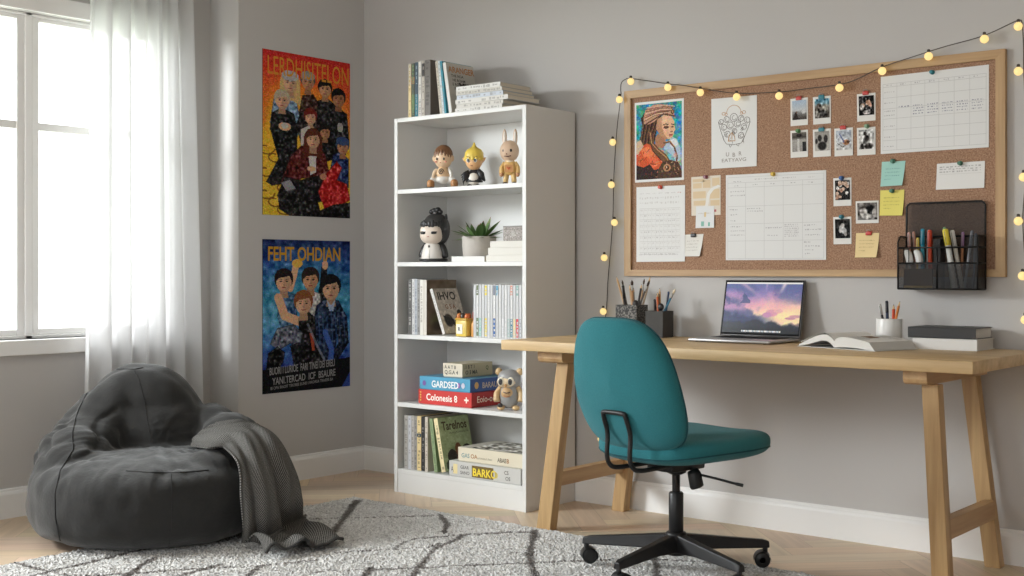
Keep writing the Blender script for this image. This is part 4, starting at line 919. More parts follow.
# month sheet
mb, at = sheet([(1.693, 1.381), (1.935, 1.380), (1.694, 1.061), (1.935, 1.062)], WP, lift=.002)
rnd = random.Random(8); gl_ = C(212, 210, 208); g2 = C(194, 192, 191)
for k in range(7): scrib(mb, at, .07+.13*k, .085, .09 if k != 6 else .08, .014, C(196, 130, 110) if k == 6 else g2, rnd)
for r_ in range(2):
    for k in range(8): scrib(mb, at, .07+.105*k, .135+.065*r_, .075, .035, gl_, rnd)
for r_ in range(9):
    v = .29+.073*r_; strip(mb, at, .07, v, .90, v+.0035, C(196, 194, 192), .0003)
    for k in range(10 if r_ < 8 else 9): scrib(mb, at, .085+.083*k, v+.012, .05, .024, g2 if (k*r_) % 3 else gl_, rnd)
for k in range(11): strip(mb, at, .07+.083*k, .29, .0735+.083*k, .86, C(206, 204, 202), .0003)
scrib(mb, at, .06, .895, .80, .018, g2, rnd)
fin(mb, 'calendar_page', 'white month page of dense small figures with a red pin', 'calendar')
# small map, ticket, note
mb, at = sheet([(1.965, 1.411), (2.103, 1.413), (1.966, 1.251), (2.103, 1.251)], C(226, 216, 202), y=YK-.001)
for (u0, v0, u1, v1) in ((.05, .06, .46, .14), (.06, .17, .36, .30), (.40, .10, .66, .30), (.06, .38, .50, .56), (.64, .34, .97, .58), (.08, .62, .50, .74), (.66, .62, .97, .76), (.56, .80, .74, .96), (.72, .06, .97, .26)): strip(mb, at, u0, v0, u1, v1, C(222, 200, 166), .0003, 2)
RD = [(.97, .26), (.72, .34), (.60, .46), (.56, .62), (.52, .80)]
mb.grid([at(u+du, v+dv_, .0005) for u, v in RD for du, dv_ in ((-.05, -.02), (.05, .02))], 2, len(RD), C(232, 230, 226), smooth=False); strip(mb, at, .78, .86, .86, .92, C(196, 120, 120), .0005)
fin(mb, 'paper_map', 'small beige street map pinned above a white ticket', 'map')
mb, at = sheet([(1.989, 1.289), (2.074, 1.289), (1.988, 1.199), (2.075, 1.199)], C(228, 229, 230), y=YK-.0026, lift=.003)
strip(mb, at, .30, .70, .46, .92, C(150, 196, 184), .0004); strip(mb, at, .68, .74, .78, .92, C(130, 186, 172), .0004); scrib(mb, at, .12, .30, .7, .06, C(206, 200, 190), rnd); scrib(mb, at, .46, .2, .1, .3, C(224, 200, 150), rnd)
fin(mb, 'paper_ticket', 'white ticket with two green marks below the beige map', 'paper')
mb, at = sheet([(1.928, 1.173), (2.023, 1.175), (1.924, 1.083), (2.011, 1.083)], C(228, 226, 220), y=YK-.0006, lift=.002, lift_c=(.010, 0))
for k in range(4): scrib(mb, at, .2, .28+.14*k, .6, .05, C(190, 186, 180), rnd)
fin(mb, 'paper_note', 'small blank-looking note with a black clip, tucked behind the month page', 'note')
# planner
mb, at = sheet([(2.128, 1.411), (2.564, 1.409), (2.128, 1.066), (2.564, 1.065)], WP, lift=.001)
gg = C(192, 191, 190)
for (u0, v0, u1, v1) in ((.02, .03, .98, .033), (.02, .98, .98, .983), (.02, .03, .022, .98), (.977, .03, .98, .98), (.02, .095, .98, .098), (.02, .15, .98, .153), (.02, .37, .98, .373), (.02, .575, .98, .578), (.02, .775, .98, .778)): strip(mb, at, u0, v0, u1, v1, gg, .0003)
for u in (.205, .395, .585, .775): strip(mb, at, u, .095, u+.0025, .98, gg, .0003)
rnd = random.Random(12); hc = C(190, 188, 189)
for u, v, w in ((.30, .055, .22), (.58, .055, .13), (.83, .06, .06), (.08, .075, .08), (.09, .125, .04), (.28, .118, .05), (.46, .115, .05), (.66, .115, .05), (.83, .118, .06), (.05, .19, .14), (.05, .235, .15), (.04, .40, .09), (.22, .395, .14), (.22, .425, .16), (.05, .46, .07), (.05, .53, .05), (.05, .60, .12), (.05, .65, .15), (.05, .70, .15), (.41, .62, .16), (.43, .71, .10), (.79, .60, .12), (.80, .65, .16), (.80, .71, .14), (.79, .79, .06), (.80, .835, .15), (.80, .88, .08), (.80, .92, .05)): scrib(mb, at, u, v, w, .017, hc, rnd)
for k in range(7): scrib(mb, at, .60, .59+.022*k, .14, .014, hc, rnd)
fin(mb, 'planner_sheet', 'large white weekly planner sheet with five columns and a yellow pin', 'calendar')
# weekly sheet at top
mb, at = sheet([(2.782, 1.744), (3.177, 1.748), (2.782, 1.457), (3.177, 1.457)], WP, lift=.001)
for v in (.10, .14, .28, .42, .55, .69, .83, .955): strip(mb, at, .02, v, .98, v+.004, gg, .0003)
for u in (.02, .155, .29, .42, .55, .69, .83, .975): strip(mb, at, u, .10, u+.0028, .955, gg, .0003)
for k in range(7): scrib(mb, at, .055+.135*k, .112, .05, .02, hc, rnd); 
for v in (.20, .34, .445, .50, .64, .78, .90): scrib(mb, at, .035, v, .10, .018, hc, rnd)
for k in range(6):
    for q_ in range(4 if k else 1): scrib(mb, at, .175+.135*k, .40+.035*q_, .10, .018, C(160, 160, 172), rnd)
fin(mb, 'planner_sheet', 'white seven-column week chart with a teal pin, below the string lights', 'calendar')
# card, sticky notes
mb, at = sheet([(2.993, 1.409), (3.163, 1.410), (2.990, 1.315), (3.162, 1.315)], C(232, 231, 229), lift=.004)
for k in range(3): scrib(mb, at, .06, .12+.09*k, .86, .06, C(186, 184, 182), rnd)
strip(mb, at, .06, .42, .94, .43, C(206, 204, 202), .0003); fin(mb, 'index_card', 'white card with rows of tiny print above the mesh organizer', 'card')
def sticky(q, col, ink, label, lc):
    mb, at = sheet(q, C(*col), lift=.004, lift_c=lc)
    for k in range(4): scrib(mb, at, .16, .28+.14*k, .66 if k < 3 else .3, .045, C(*ink), rnd)
    fin(mb, 'sticky_note', label, 'note', 'sticky notes')
sticky([(2.786, 1.428), (2.876, 1.427), (2.782, 1.336), (2.868, 1.337)], (168, 212, 202), (126, 168, 162), 'pale teal sticky note above the yellow one', (.008, 0))
sticky([(2.780, 1.322), (2.872, 1.321), (2.778, 1.228), (2.868, 1.226)], (232, 220, 122), (190, 178, 96), 'yellow sticky note below the pale teal one', (.007, 0))
sticky([(2.685, 1.165), (2.776, 1.164), (2.682, 1.073), (2.770, 1.073)], (236, 212, 160), (190, 166, 120), 'peach sticky note beside the mesh organizer', (.010, 0))
# instant photos
def pol(q, seed, label, painter, land=False):
    mb, at = sheet(q, C(232, 230, 226), lift=.0015); cv = Canvas(28, 30 if not land else 24, (60, 60, 64)); painter(cv); cv.noise(10, 1, seed=seed)
    (x0, z0), (x1, z1), (x2, z2), _ = q; w = x1-x0; h = z0-z2; m_ = .09 if not land else .07
    cv.emit(mb, (x0+w*m_+.001, YK-.0034, z0-h*.085), (w*(1-2*m_), 0, z1-z0), (x2-x0, 0, -h*(.70 if not land else .76))); fin(mb, 'instant_photo', label, 'photo', 'instant photos on the corkboard')
def blob(cv, lst):
    for cx, cy, rx, ry, c in lst: cv.el(cx, cy, rx, ry, c, soft=.3)
def f1(cv): cv.vgrad([(0, (170, 190, 212)), (.5, (196, 200, 204)), (.6, (150, 150, 150)), (1, (60, 54, 50))]); cv.poly([(.05, 1), (.2, .6), (.3, .55), (.4, .9), (.6, 1)], (50, 44, 42)); cv.el(.3, .62, .05, .06, (120, 96, 80)); cv.el(.8, .6, .15, .1, (206, 206, 208))
def f2(cv): cv.vgrad([(0, (96, 150, 176)), (.25, (120, 156, 170)), (.4, (120, 112, 104)), (1, (70, 64, 60))]); blob(cv, [(.3, .4, .2, .2, (80, 70, 64)), (.7, .5, .2, .25, (190, 186, 176)), (.55, .75, .3, .2, (40, 38, 38)), (.2, .8, .15, .2, (176, 172, 166))]); cv.noise(22, 3, seed=3)
def f3(cv): cv.vgrad([(0, (26, 22, 24)), (1, (20, 18, 18))]); blob(cv, [(.25, .5, .18, .14, (206, 170, 146)), (.2, .6, .16, .2, (196, 190, 186)), (.62, .35, .2, .16, (206, 166, 140)), (.75, .5, .12, .14, (196, 150, 126)), (.5, .85, .3, .12, (206, 200, 198)), (.7, .72, .14, .2, (40, 36, 38))]); cv.noise(26, 3, seed=4)
def f4(cv): cv.vgrad([(0, (120, 112, 104)), (.25, (70, 66, 62)), (.4, (176, 172, 166)), (1, (150, 146, 142))]); cv.poly([(.72, .5), (.95, .5), (.95, 1), (.7, 1)], (46, 44, 46)); cv.el(.5, .15, .2, .1, (40, 36, 36)); cv.poly([(.36, .35), (.50, .35), (.52, 1), (.34, 1)], (206, 204, 200))
def f5(cv): cv.vgrad([(0, (156, 152, 146)), (1, (190, 186, 180))]); blob(cv, [(.35, .35, .16, .2, (40, 38, 38)), (.75, .4, .16, .24, (46, 42, 42)), (.5, .75, .34, .26, (36, 34, 34)), (.12, .5, .1, .16, (50, 48, 48))])
def f6(cv): cv.vgrad([(0, (186, 194, 206)), (1, (200, 198, 196))]); cv.el(.66, .62, .22, .14, (176, 130, 96)); cv.line([(.25, .2), (.45, .5), (.5, .6)], .03, (70, 90, 150)); cv.line([(.1, .65), (.4, .85), (.6, .8)], .03, (80, 74, 70)); cv.el(.78, .6, .1, .08, (90, 66, 54)); cv.noise(14, 3, seed=7)
def f7(cv): cv.vgrad([(0, (206, 206, 206)), (1, (196, 192, 188))]); blob(cv, [(.42, .2, .14, .12, (50, 44, 42)), (.5, .45, .2, .2, (70, 62, 58)), (.4, .6, .16, .2, (46, 44, 44)), (.65, .85, .34, .18, (52, 46, 44)), (.2, .88, .14, .2, (58, 54, 52))]); cv.noise(20, 3, seed=8)
def fe(cv): cv.vgrad([(0, (46, 42, 42)), (1, (36, 34, 36))]); [cv.el(random.uniform(.1, .9), random.uniform(.1, .9), .10, .09, random.choice([(206, 180, 160), (190, 160, 140), (216, 212, 208), (170, 130, 110)])) for _ in range(20)]; cv.noise(22, 2, seed=9)
def ff(cv): cv.vgrad([(0, (44, 42, 40)), (1, (20, 20, 22))]); blob(cv, [(.45, .45, .2, .16, (214, 214, 214)), (.6, .6, .2, .2, (206, 206, 206)), (.5, .32, .16, .12, (190, 186, 182)), (.7, .78, .12, .12, (176, 172, 168)), (.35, .6, .12, .14, (196, 194, 192))]); cv.noise(16, 3, seed=10)
def fl_(cv): cv.vgrad([(0, (110, 104, 100)), (1, (90, 86, 84))]); blob(cv, [(.65, .4, .28, .34, (18, 16, 18)), (.3, .55, .22, .3, (206, 200, 196)), (.45, .8, .3, .2, (190, 186, 182)), (.85, .6, .12, .3, (160, 154, 150))]); cv.noise(22, 3, seed=11)
def Q(x0, x1, z0, z1, s=0.): return [(x0, z1), (x1, z1-s), (x0+.002, z0), (x1+.001, z0)]
pol(Q(2.414, 2.488, 1.588, 1.695), 1, 'instant photo of a pale sky and dark shore under a red clip', f1)
pol(Q(2.509, 2.583, 1.587, 1.693), 2, 'instant photo with a blue top edge, teal clip, in the upper row', f2)
pol(Q(2.688, 2.761, 1.584, 1.688), 3, 'dark instant photo of faces under a red clip beside the week chart', f3)
pol(Q(2.414, 2.488, 1.464, 1.570), 4, 'instant photo of a pale interior with dark doorway, green pin', f4)
pol(Q(2.509, 2.583, 1.461, 1.568), 5, 'instant photo of black silhouettes on grey with a teal clip', f5)
pol(Q(2.597, 2.672, 1.459, 1.565), 6, 'instant photo of a small brown bird shape on pale blue', f6)
pol(Q(2.688, 2.761, 1.457, 1.561), 7, 'instant photo of dark stacked figures on white, clear green pin', f7)
pol(Q(2.593, 2.666, 1.269, 1.376), 8, 'instant photo of a crowd of faces under a blue pin', fe)
pol(Q(2.593, 2.666, 1.124, 1.228), 9, 'instant photo of white shapes on black under a teal pin', ff)
pol(Q(2.683, 2.773, 1.201, 1.285), 10, 'wide instant photo of a dark head, with no pin', fl_, True)
RED, TEAL, GRN, BLU = (196, 58, 50), (50, 130, 146), (78, 130, 108), (66, 104, 164)
pin(2.342, 1.404, (222, 186, 70), 'yellow', 'holding the large five-column planner'); pin(2.977, 1.741, (44, 124, 136), 'teal', 'holding the week chart at the top')
pin(2.629, 1.375, BLU, 'blue', 'holding the crowd photo'); pin(2.629, 1.228, TEAL, 'teal', 'holding the white-on-black photo')
pin(2.451, 1.694, RED, 'red', 'on the pale sky photo', kind='clip'); pin(2.546, 1.691, TEAL, 'teal', 'on the blue-topped photo', kind='clip'); pin(2.724, 1.689, RED, 'red', 'on the dark photo of faces', kind='clip')
pin(2.450, 1.567, (84, 140, 84), 'green', 'on the pale interior photo'); pin(2.546, 1.565, TEAL, 'teal', 'on the black silhouettes photo', kind='clip'); pin(2.634, 1.566, RED, 'red', 'on the bird photo', kind='clip'); pin(2.730, 1.564, (136, 168, 138), 'pale green', 'on the dark stacked figures photo')
pin(2.827, 1.318, GRN, 'green', 'on the yellow sticky note'); pin(2.830, 1.428, GRN, 'dark green', 'on the pale teal sticky note'); pin(2.736, 1.163, RED, 'red', 'on the peach sticky note', kind='clip'); pin(3.078, 1.406, GRN, 'green', 'on the white card')
pin(1.817, 1.376, (214, 76, 50), 'orange red', 'on the month page'); pin(2.037, 1.408, (150, 96, 110), 'mauve', 'on the beige map'); pin(1.977, 1.169, (52, 52, 54), 'black', 'on the small blank-looking note', kind='clip')

# ================================================================== MESH ORGANIZER
mm, nt, b = new_mat('black_wire_mesh')
tc = nt.nodes.new('ShaderNodeTexCoord'); setin(b, Base_Color=(*C(34, 33, 34), 1), Roughness=.5, Metallic=.3)
sx = nt.nodes.new('ShaderNodeSeparateXYZ'); nt.links.new(tc.outputs['Object'], sx.inputs[0])
ad = nt.nodes.new('ShaderNodeMath'); ad.operation = 'ADD'; nt.links.new(sx.outputs['X'], ad.inputs[0]); nt.links.new(sx.outputs['Y'], ad.inputs[1])
def wave(src, period):
    m1_ = nt.nodes.new('ShaderNodeMath'); m1_.operation = 'MULTIPLY'; m1_.inputs[1].default_value = 1/period; nt.links.new(src, m1_.inputs[0])
    m2_ = nt.nodes.new('ShaderNodeMath'); m2_.operation = 'FRACT'; nt.links.new(m1_.outputs[0], m2_.inputs[0])
    m3_ = nt.nodes.new('ShaderNodeMath'); m3_.operation = 'LESS_THAN'; m3_.inputs[1].default_value = .31; nt.links.new(m2_.outputs[0], m3_.inputs[0]); return m3_.outputs[0]
mxm = nt.nodes.new('ShaderNodeMath'); mxm.operation = 'MAXIMUM'; nt.links.new(wave(ad.outputs[0], .0035), mxm.inputs[0]); nt.links.new(wave(sx.outputs['Z'], .0035), mxm.inputs[1]); nt.links.new(mxm.outputs[0], b.inputs['Alpha'])
blk = plain('black_metal', C(30, 29, 30), .4, .4)
OX0, OX1, OYB, OYF, OZ0, OZ1, OZT = 2.886, 3.170, -.0265, -.106, .958, 1.146, 1.268
og = thing('wall_organizer', 'black wire mesh wall organizer with two pockets hooked over the corkboard edge', 'organizer', (3.03, OYB, OZ0))
T = lambda p, r=.0032: MB().tube(p, r, 8)
MB().box(OX0, OX1, OYB-.0004, OYB, OZ0, OZT).build('back_panel', mm, og)
MB().tube([(OX0, OYB, OZ0), (OX0, OYB, OZT-.012), (OX0+.012, OYB, OZT), (OX1-.012, OYB, OZT), (OX1, OYB, OZT-.012), (OX1, OYB, OZ0)], .0038, 8).build('back_rim', blk, og)
OM = 3.028
MB().box(OX0, OX1, OYF, OYB, OZ0, OZ0+.0006).build('bottom_panel', mm, og)
for xx in (OX0, OX1): MB().box(xx-.0003, xx+.0003, OYF, OYB, OZ0, OZ1).build('side_panel', mm, og)
dv = MB(C(30, 30, 30)); dv.box(OM-.0005, OM+.0005, OYF, OYB, OZ0, OZ1-.01); dv.build('divider', mm, og)
fp = MB(); fp.box(OX0, OX1, OYF-.0003, OYF+.0003, OZ0, OZ0+.092); fp.build('front_panel', mm, og)
MB().box(OX1-.03, OX1, OYF-.0003, OYF+.0003, OZ0+.092, OZ1).build('corner_panel', mm, og); MB().box(OM-.012, OM+.012, OYF-.0003, OYF+.0003, OZ0+.092, OZ1-.01).build('corner_panel', mm, og)
for z in (OZ0, OZ0+.092, OZ0+.147): T([(OX0, OYB, z), (OX0, OYF, z), (OX1, OYF, z), (OX1, OYB, z)]).build('rail', blk, og)
T([(OX0, OYF, OZ0), (OX0, OYF, OZ1-.02), (OX0+.003, OYF+.015, OZ1), (OX0, OYB, OZ1)]).build('corner_wire', blk, og); T([(OX1, OYF, OZ0), (OX1, OYF, OZ1), (OX1, OYB, OZ1)]).build('corner_wire', blk, og)
T([(OX0, OYB-.001, OZ1), (OX1, OYB-.001, OZ1)]).build('rail', blk, og); T([(OM, OYF, OZ0), (OM, OYF, OZ0+.147), (OM, OYB, OZ1)]).build('corner_wire', blk, og)
for xx in (OX0+.022, OX0+.04): T([(xx, OYF, OZ0+.092), (xx, OYF, OZ0+.147)], .0016).build('corner_wire', blk, og)
def stick(name, label, cat, group, a, b2, r, col, tip=None, tipcol=None, capcol=None, kind='pen'):
    """pen, pencil or brush from its foot a to its head b2"""
    a, b2 = Vector(a), Vector(b2); d = (b2-a).normalized(); L = (b2-a).length
    o = thing(name, label, cat, a, group)
    if kind == 'pencil':
        MB(C(*col)).tube([a, a+d*(L-.018)], r, 6).build('barrel', GLOSS, o); MB(C(220, 186, 140)).tube([a+d*(L-.018), a+d*(L-.004)], [r, r*.35], 8).build('wood_tip', GLOSS, o); MB(C(*(tipcol or (50, 46, 44)))).tube([a+d*(L-.0045), b2], [r*.36, .0003], 8).build('lead', GLOSS, o)
    elif kind == 'brush':
        MB(C(*col)).tube([a, a+d*(L*.5), a+d*(L*.8)], [r*.55, r, r*.8], 10).build('handle', GLOSS, o); MB(C(176, 174, 170)).tube([a+d*(L*.8), a+d*(L*.90)], r*.85, 10).build('ferrule', GLOSS, o); MB(C(*(tipcol or (70, 54, 44)))).tube([a+d*(L*.9), a+d*(L*.95), b2], [r*.8, r*1.1, .0006], 10).build('bristle_tip', GLOSS, o)
    else:
        MB(C(*col)).tube([a, a+d*(L*.72)], r, 12).build('barrel', GLOSS, o); MB(C(*(capcol or col))).tube([a+d*(L*.72), a+d*(L-.004), b2], [r*1.12, r*1.1, r*.7], 12).build('cap', GLOSS, o)
        cl = a+d*(L*.74)+Vector((0, -r*1.5, 0)); MB(C(*(tipcol or (150, 150, 152)))).tube([cl, cl+d*(L*.22)], .0010, 6).build('pocket_clip', GLOSS, o)
    return o
G = 'pens in the wall organizer'; zf = OZ0+.004
LP = [((2.912, -.058, zf+.02), (2.905, -.052, 1.163), .005, (206, 150, 140), 'pink pen', (222, 180, 172)), ((2.940, -.060, zf), (2.924, -.054, 1.165), .005, (150, 110, 100), 'brown pen', (190, 140, 124)), ((2.945, -.07, zf), (2.944, -.066, 1.142), .005, (214, 180, 84), 'mustard pen', (222, 190, 90)),
      ((2.962, -.070, zf), (2.960, -.062, 1.174), .0068, (62, 150, 172), 'bright blue marker', (50, 140, 166)), ((2.990, -.066, zf), (2.985, -.060, 1.169), .0072, (206, 76, 50), 'red marker', (206, 72, 48)), ((2.974, -.058, zf), (2.979, -.056, 1.17), .0045, (170, 166, 164), 'grey pen', (150, 146, 146))]
for a, b2, r, c, w, cc in LP: stick('pen', f'{w} standing in the left pocket of the mesh organizer', 'pen', G, a, b2, r, c, capcol=cc)
RP = [((3.070, -.070, zf), (3.037, -.060, 1.178), .0052, (186, 190, 176), 'pale green pen', (120, 160, 120)), ((3.088, -.092, zf), (3.050, -.086, 1.170), .0095, (206, 206, 202), 'yellow-capped highlighter', (224, 204, 70)), ((3.106, -.072, zf), (3.066, -.064, 1.166), .0075, (196, 190, 180), 'white marker', (214, 212, 208)), ((3.094, -.052, zf), (3.098, -.044, 1.160), .0048, (176, 120, 84), 'brown pen with mauve cap', (170, 130, 170)), ((3.112, -.068, zf), (3.134, -.056, 1.164), .0045, (150, 150, 156), 'grey slim pen', (120, 122, 130)), ((3.140, -.060, zf), (3.146, -.052, 1.155), .0042, (90, 92, 100), 'dark slim pen', (70, 72, 80))]
for a, b2, r, c, w, cc in RP: stick('pen', f'{w} standing in the right pocket of the mesh organizer', 'pen', G, a, b2, r, c, capcol=cc)
for k, (xx, w) in enumerate(((2.916, 'narrower'), (2.952, 'broader'))):
    o = thing('craft_tool', f'{w} white curved tool handle in the left organizer pocket', 'tool', (xx, -.085, zf+.06), 'white handles in the organizer')
    MB(C(222, 221, 219)).tube(spline([(xx-.012, -.088, 1.094), (xx, -.088, 1.084), (xx+.006, -.088, 1.062), (xx+.006, -.088, 1.045)], 4), [.006, .008, .010, .012, .013, .013, .013, .013, .013, .013, .012, .011, .008], 10).build('grip', GLOSS, o)
    MB(C(170, 170, 172)).box(xx+.002, xx+.010, -.0885, -.0875, zf, 1.05).build('blade', GLOSS, o)
nb = MB(C(92, 74, 58)); nb.box(2.905, 3.008, -.098, -.090, zf, zf+.068, C(96, 76, 58)); nb.box(2.905, 3.008, -.0985, -.0978, zf, zf+.008, C(190, 160, 90)); props(nb.build('notebook', covm), 'small brown notepad in the lower left pocket of the mesh organizer', 'notebook')

# ================================================================== STRING LIGHTS
sl = thing('string_lights', 'warm globe string lights draped around and over the corkboard', 'string lights', (2.4, -.035, 1.8))
cord = plain('black_cord', C(74, 66, 60), .6); bulbm = emit('warm_bulb', (1., .75, .30), .98); bulbm.node_tree.nodes['Principled BSDF'].inputs['Base Color'].default_value = (.25, .2, .1, 1)
YL = -.036
wl_ = [(1.512, -.02, .33), (1.513, -.02, .32), (1.508, -.02, .50), (1.52, -.012, .74), (1.535, -.010, .856), (1.545, -.014, .97), (1.553, -.016, 1.038), (1.566, -.018, 1.15), (1.577, -.02, 1.27), (1.583, -.022, 1.44), (1.600, -.024, 1.632), (1.623, -.028, 1.770), (1.624, -.030, 1.803), (1.628, -.030, 1.833), (1.650, -.030, 1.846), (1.684, -.034, 1.845)]
wt_ = [(1.860, -.036, 1.806), (1.930, -.036, 1.793), (2.03, -.036, 1.770), (2.187, -.036, 1.736), (2.38, -.036, 1.723), (2.512, -.036, 1.725), (2.615, -.036, 1.727), (2.690, -.036, 1.738), (2.797, -.036, 1.776), (2.913, -.036, 1.801), (3.027, -.036, 1.824), (3.165, -.034, 1.847), (3.268, -.032, 1.882), (3.283, -.03, 1.885), (3.295, -.03, 1.878), (3.299, -.026, 1.80), (3.300, -.024, 1.70), (3.308, -.022, 1.5), (3.305, -.022, 1.345), (3.295, -.02, 1.19), (3.305, -.012, 1.0), (3.312, -.010, .854), (3.322, -.010, .57), (3.322, -.010, .40)]
MB().tube(spline(wl_+wt_, 6), .0019, 6).build('wire', cord, sl)
BL_ = [(1.683, 1.832), (1.624, 1.760), (1.582, 1.580), (1.575, 1.396), (1.591, 1.232), (1.537, 1.080), (1.532, .846), (1.520, .290), (1.869, 1.789), (2.025, 1.753), (2.193, 1.720), (2.380, 1.707), (2.631, 1.715), (2.799, 1.761), (2.973, 1.796), (3.171, 1.834), (3.283, 1.866), (3.283, 1.711), (3.300, 1.345), (3.283, 1.194), (3.297, 1.005), (3.306, .854), (3.322, .572)]
for x, z in BL_:
    yb_ = YL-.004 if 1.61 < x < 3.22 else -.03
    o = MB().ell((x, yb_, z), (.0150, .0150, .0150), 16, 12).build('bulb', bulbm, sl)
    MB().lathe([(.006, z+.0150), (.0058, z+.023), (.003, z+.025)], x, yb_, 10).build('socket', cord, o)

# ================================================================== DESK
dk_ = thing('desk', 'long oak desk with splayed trestle legs below the corkboard', 'desk', (2.43, -.35, 0))
DX0, DX1, DYF, DYB, DZ = 1.5115, 3.358, -.697, -.026, .75
MB().rbox(DX0, DX1, DYF, DYB, DZ-.0386, DZ, .0022, 2).build('tabletop', wood_x, dk_)
ZU = DZ-.0388
def leg(fx0, fx1, tx0, tx1, y0, y1, zt_=ZU-.046):
    MB().hexa([(fx0, y0, 0), (fx1, y0, 0), (fx1, y1, 0), (fx0, y1, 0), (tx0, y0, zt_), (tx1, y0, zt_), (tx1, y1, zt_), (tx0, y1, zt_)]).build('leg', wood_z, dk_, bevel=.0025)
leg(1.613, 1.681, 1.716, 1.772, -.602, -.556); leg(1.619, 1.681, 1.716, 1.772, -.094, -.048)
leg(3.199, 3.254, 3.164, 3.217, -.602, -.556); leg(3.189, 3.243, 3.106, 3.160, -.094, -.048)
for (bx0, bx1) in ((1.668, 1.790), (3.100, 3.222)):
    # bearer under the top with a rounded front end
    prof = [(-.648, ZU), (-.648, ZU-.028), (-.643, ZU-.040), (-.630, ZU-.046), (-.020, ZU-.046), (-.020, ZU)]
    xa_, xb_ = (bx0, bx0+.085) if bx0 < 2 else (bx1-.085, bx1)
    if bx0 < 2: xa_, xb_ = 1.656, 1.776
    if bx0 > 2: xa_, xb_ = 3.122, 3.200; prof[-2:] = [(-.096, ZU-.046), (-.096, ZU)]
    k = len(prof); MB().add([(xa_, y, z) for y, z in prof]+[(xb_, y, z) for y, z in prof], [tuple(range(k)), tuple(range(k, 2*k))[::-1]]+[(i, (i+1) % k, k+(i+1) % k, k+i)[::-1] for i in range(k)]).build('bearer', wood_y, dk_, bevel=.002)
MB().box(1.640, 1.684, -.556, -.094, .170, .226).build('stretcher', wood_y, dk_, bevel=.002)
MB().box(3.186, 3.226, -.556, -.094, .168, .232).build('stretcher', wood_y, dk_, bevel=.002)

# ================================================================== ON THE DESK
Z0 = DZ+.0006
granite = plain('speckled_granite', C(62, 60, 58), .6, bump=.25, bscale=160)
nt = granite.node_tree; b = nt.nodes['Principled BSDF']; tc = nt.nodes.new('ShaderNodeTexCoord'); vo = nt.nodes.new('ShaderNodeTexNoise'); vo.inputs['Scale'].default_value = 150; vo.inputs['Detail'].default_value = 2; rr_ = nt.nodes.new('ShaderNodeValToRGB'); rr_.color_ramp.elements[0].position = .46; rr_.color_ramp.elements[1].position = .58; rr_.color_ramp.elements[0].color = (*C(34, 32, 32), 1); rr_.color_ramp.elements[1].color = (*C(120, 116, 110), 1)
nt.links.new(tc.outputs['Object'], vo.inputs['Vector']); nt.links.new(vo.outputs['Fac'], rr_.inputs['Fac']); nt.links.new(rr_.outputs['Color'], b.inputs['Base Color'])
concr = plain('dark_concrete', C(66, 64, 62), .75, bump=.12, bscale=120, var=.12, vscale=40)
def tub(name, label, x0, x1, y0, y1, h, mat):
    o = thing(name, label, 'pen holder', ((x0+x1)/2, (y0+y1)/2, Z0), 'square pen holders'); w = .006
    m_ = MB(); m_.box(x0, x1, y0, y0+w, Z0, Z0+h).box(x0, x1, y1-w, y1, Z0, Z0+h).box(x0, x0+w, y0+w, y1-w, Z0, Z0+h).box(x1-w, x1, y0+w, y1-w, Z0, Z0+h); m_.build('holder_sides', mat, o); MB().box(x0+w, x1-w, y0+w, y1-w, Z0, Z0+.008).build('holder_floor', mat, o); return o
tub('pen_holder', 'square speckled granite pen holder behind the chair', 1.681, 1.786, -.150, -.065, .130, granite)
tub('pen_holder', 'square dark concrete pen holder beside the speckled one', 1.845, 1.928, -.172, -.090, .108, concr)
def OD(p, px_, y): return p
GA = 'brushes and pencils in the speckled holder'; zz0 = Z0+.010
SA = [((1.740, -.11, zz0), (1.650, -.10, .999), .0046, (196, 160, 120), 'long pale pencil leaning far out', 'pencil'), ((1.730, -.10, zz0), (1.672, -.09, .985), .004, (88, 80, 74), 'dark thin brush leaning out', 'brush'), ((1.724, -.125, zz0), (1.694, -.115, .962), .0055, (40, 38, 40), 'thick black pen', 'pen'), ((1.736, -.085, zz0), (1.704, -.08, .965), .0045, (196, 164, 128), 'tan pencil', 'pencil'), ((1.752, -.12, zz0), (1.736, -.11, .985), .006, (176, 132, 92), 'fat wooden brush', 'brush'), ((1.744, -.09, zz0), (1.724, -.08, .95), .0035, (150, 146, 140), 'grey pencil', 'pencil'),
      ((1.752, -.10, zz0), (1.785, -.09, .990), .0042, (186, 150, 116), 'slim tan brush', 'brush'), ((1.742, -.09, zz0), (1.808, -.08, 1.0), .0045, (206, 184, 160), 'pale long pencil', 'pencil'), ((1.720, -.115, zz0), (1.820, -.105, .982), .005, (110, 104, 98), 'grey-handled brush', 'brush'), ((1.756, -.130, zz0), (1.792, -.12, .968), .0045, (60, 58, 58), 'short black pencil', 'pencil')]
for a, b2, r, c, w, kd in SA: stick({'pencil': 'pencil', 'brush': 'paint_brush', 'pen': 'pen'}[kd], f'{w} in the speckled pen holder', kd, GA, a, b2, r, c, kind=kd)
er = MB(C(46, 42, 42)).ell((1.765, -.125, .885), (.014, .012, .016), 14, 10); er.tube([(1.765, -.125, zz0), (1.765, -.125, .875)], .004, 8); props(er.build('round_dabber', GLOSS), 'dark round-headed dabber in the speckled pen holder', 'tool', GA)
GBn = 'pens in the concrete holder'
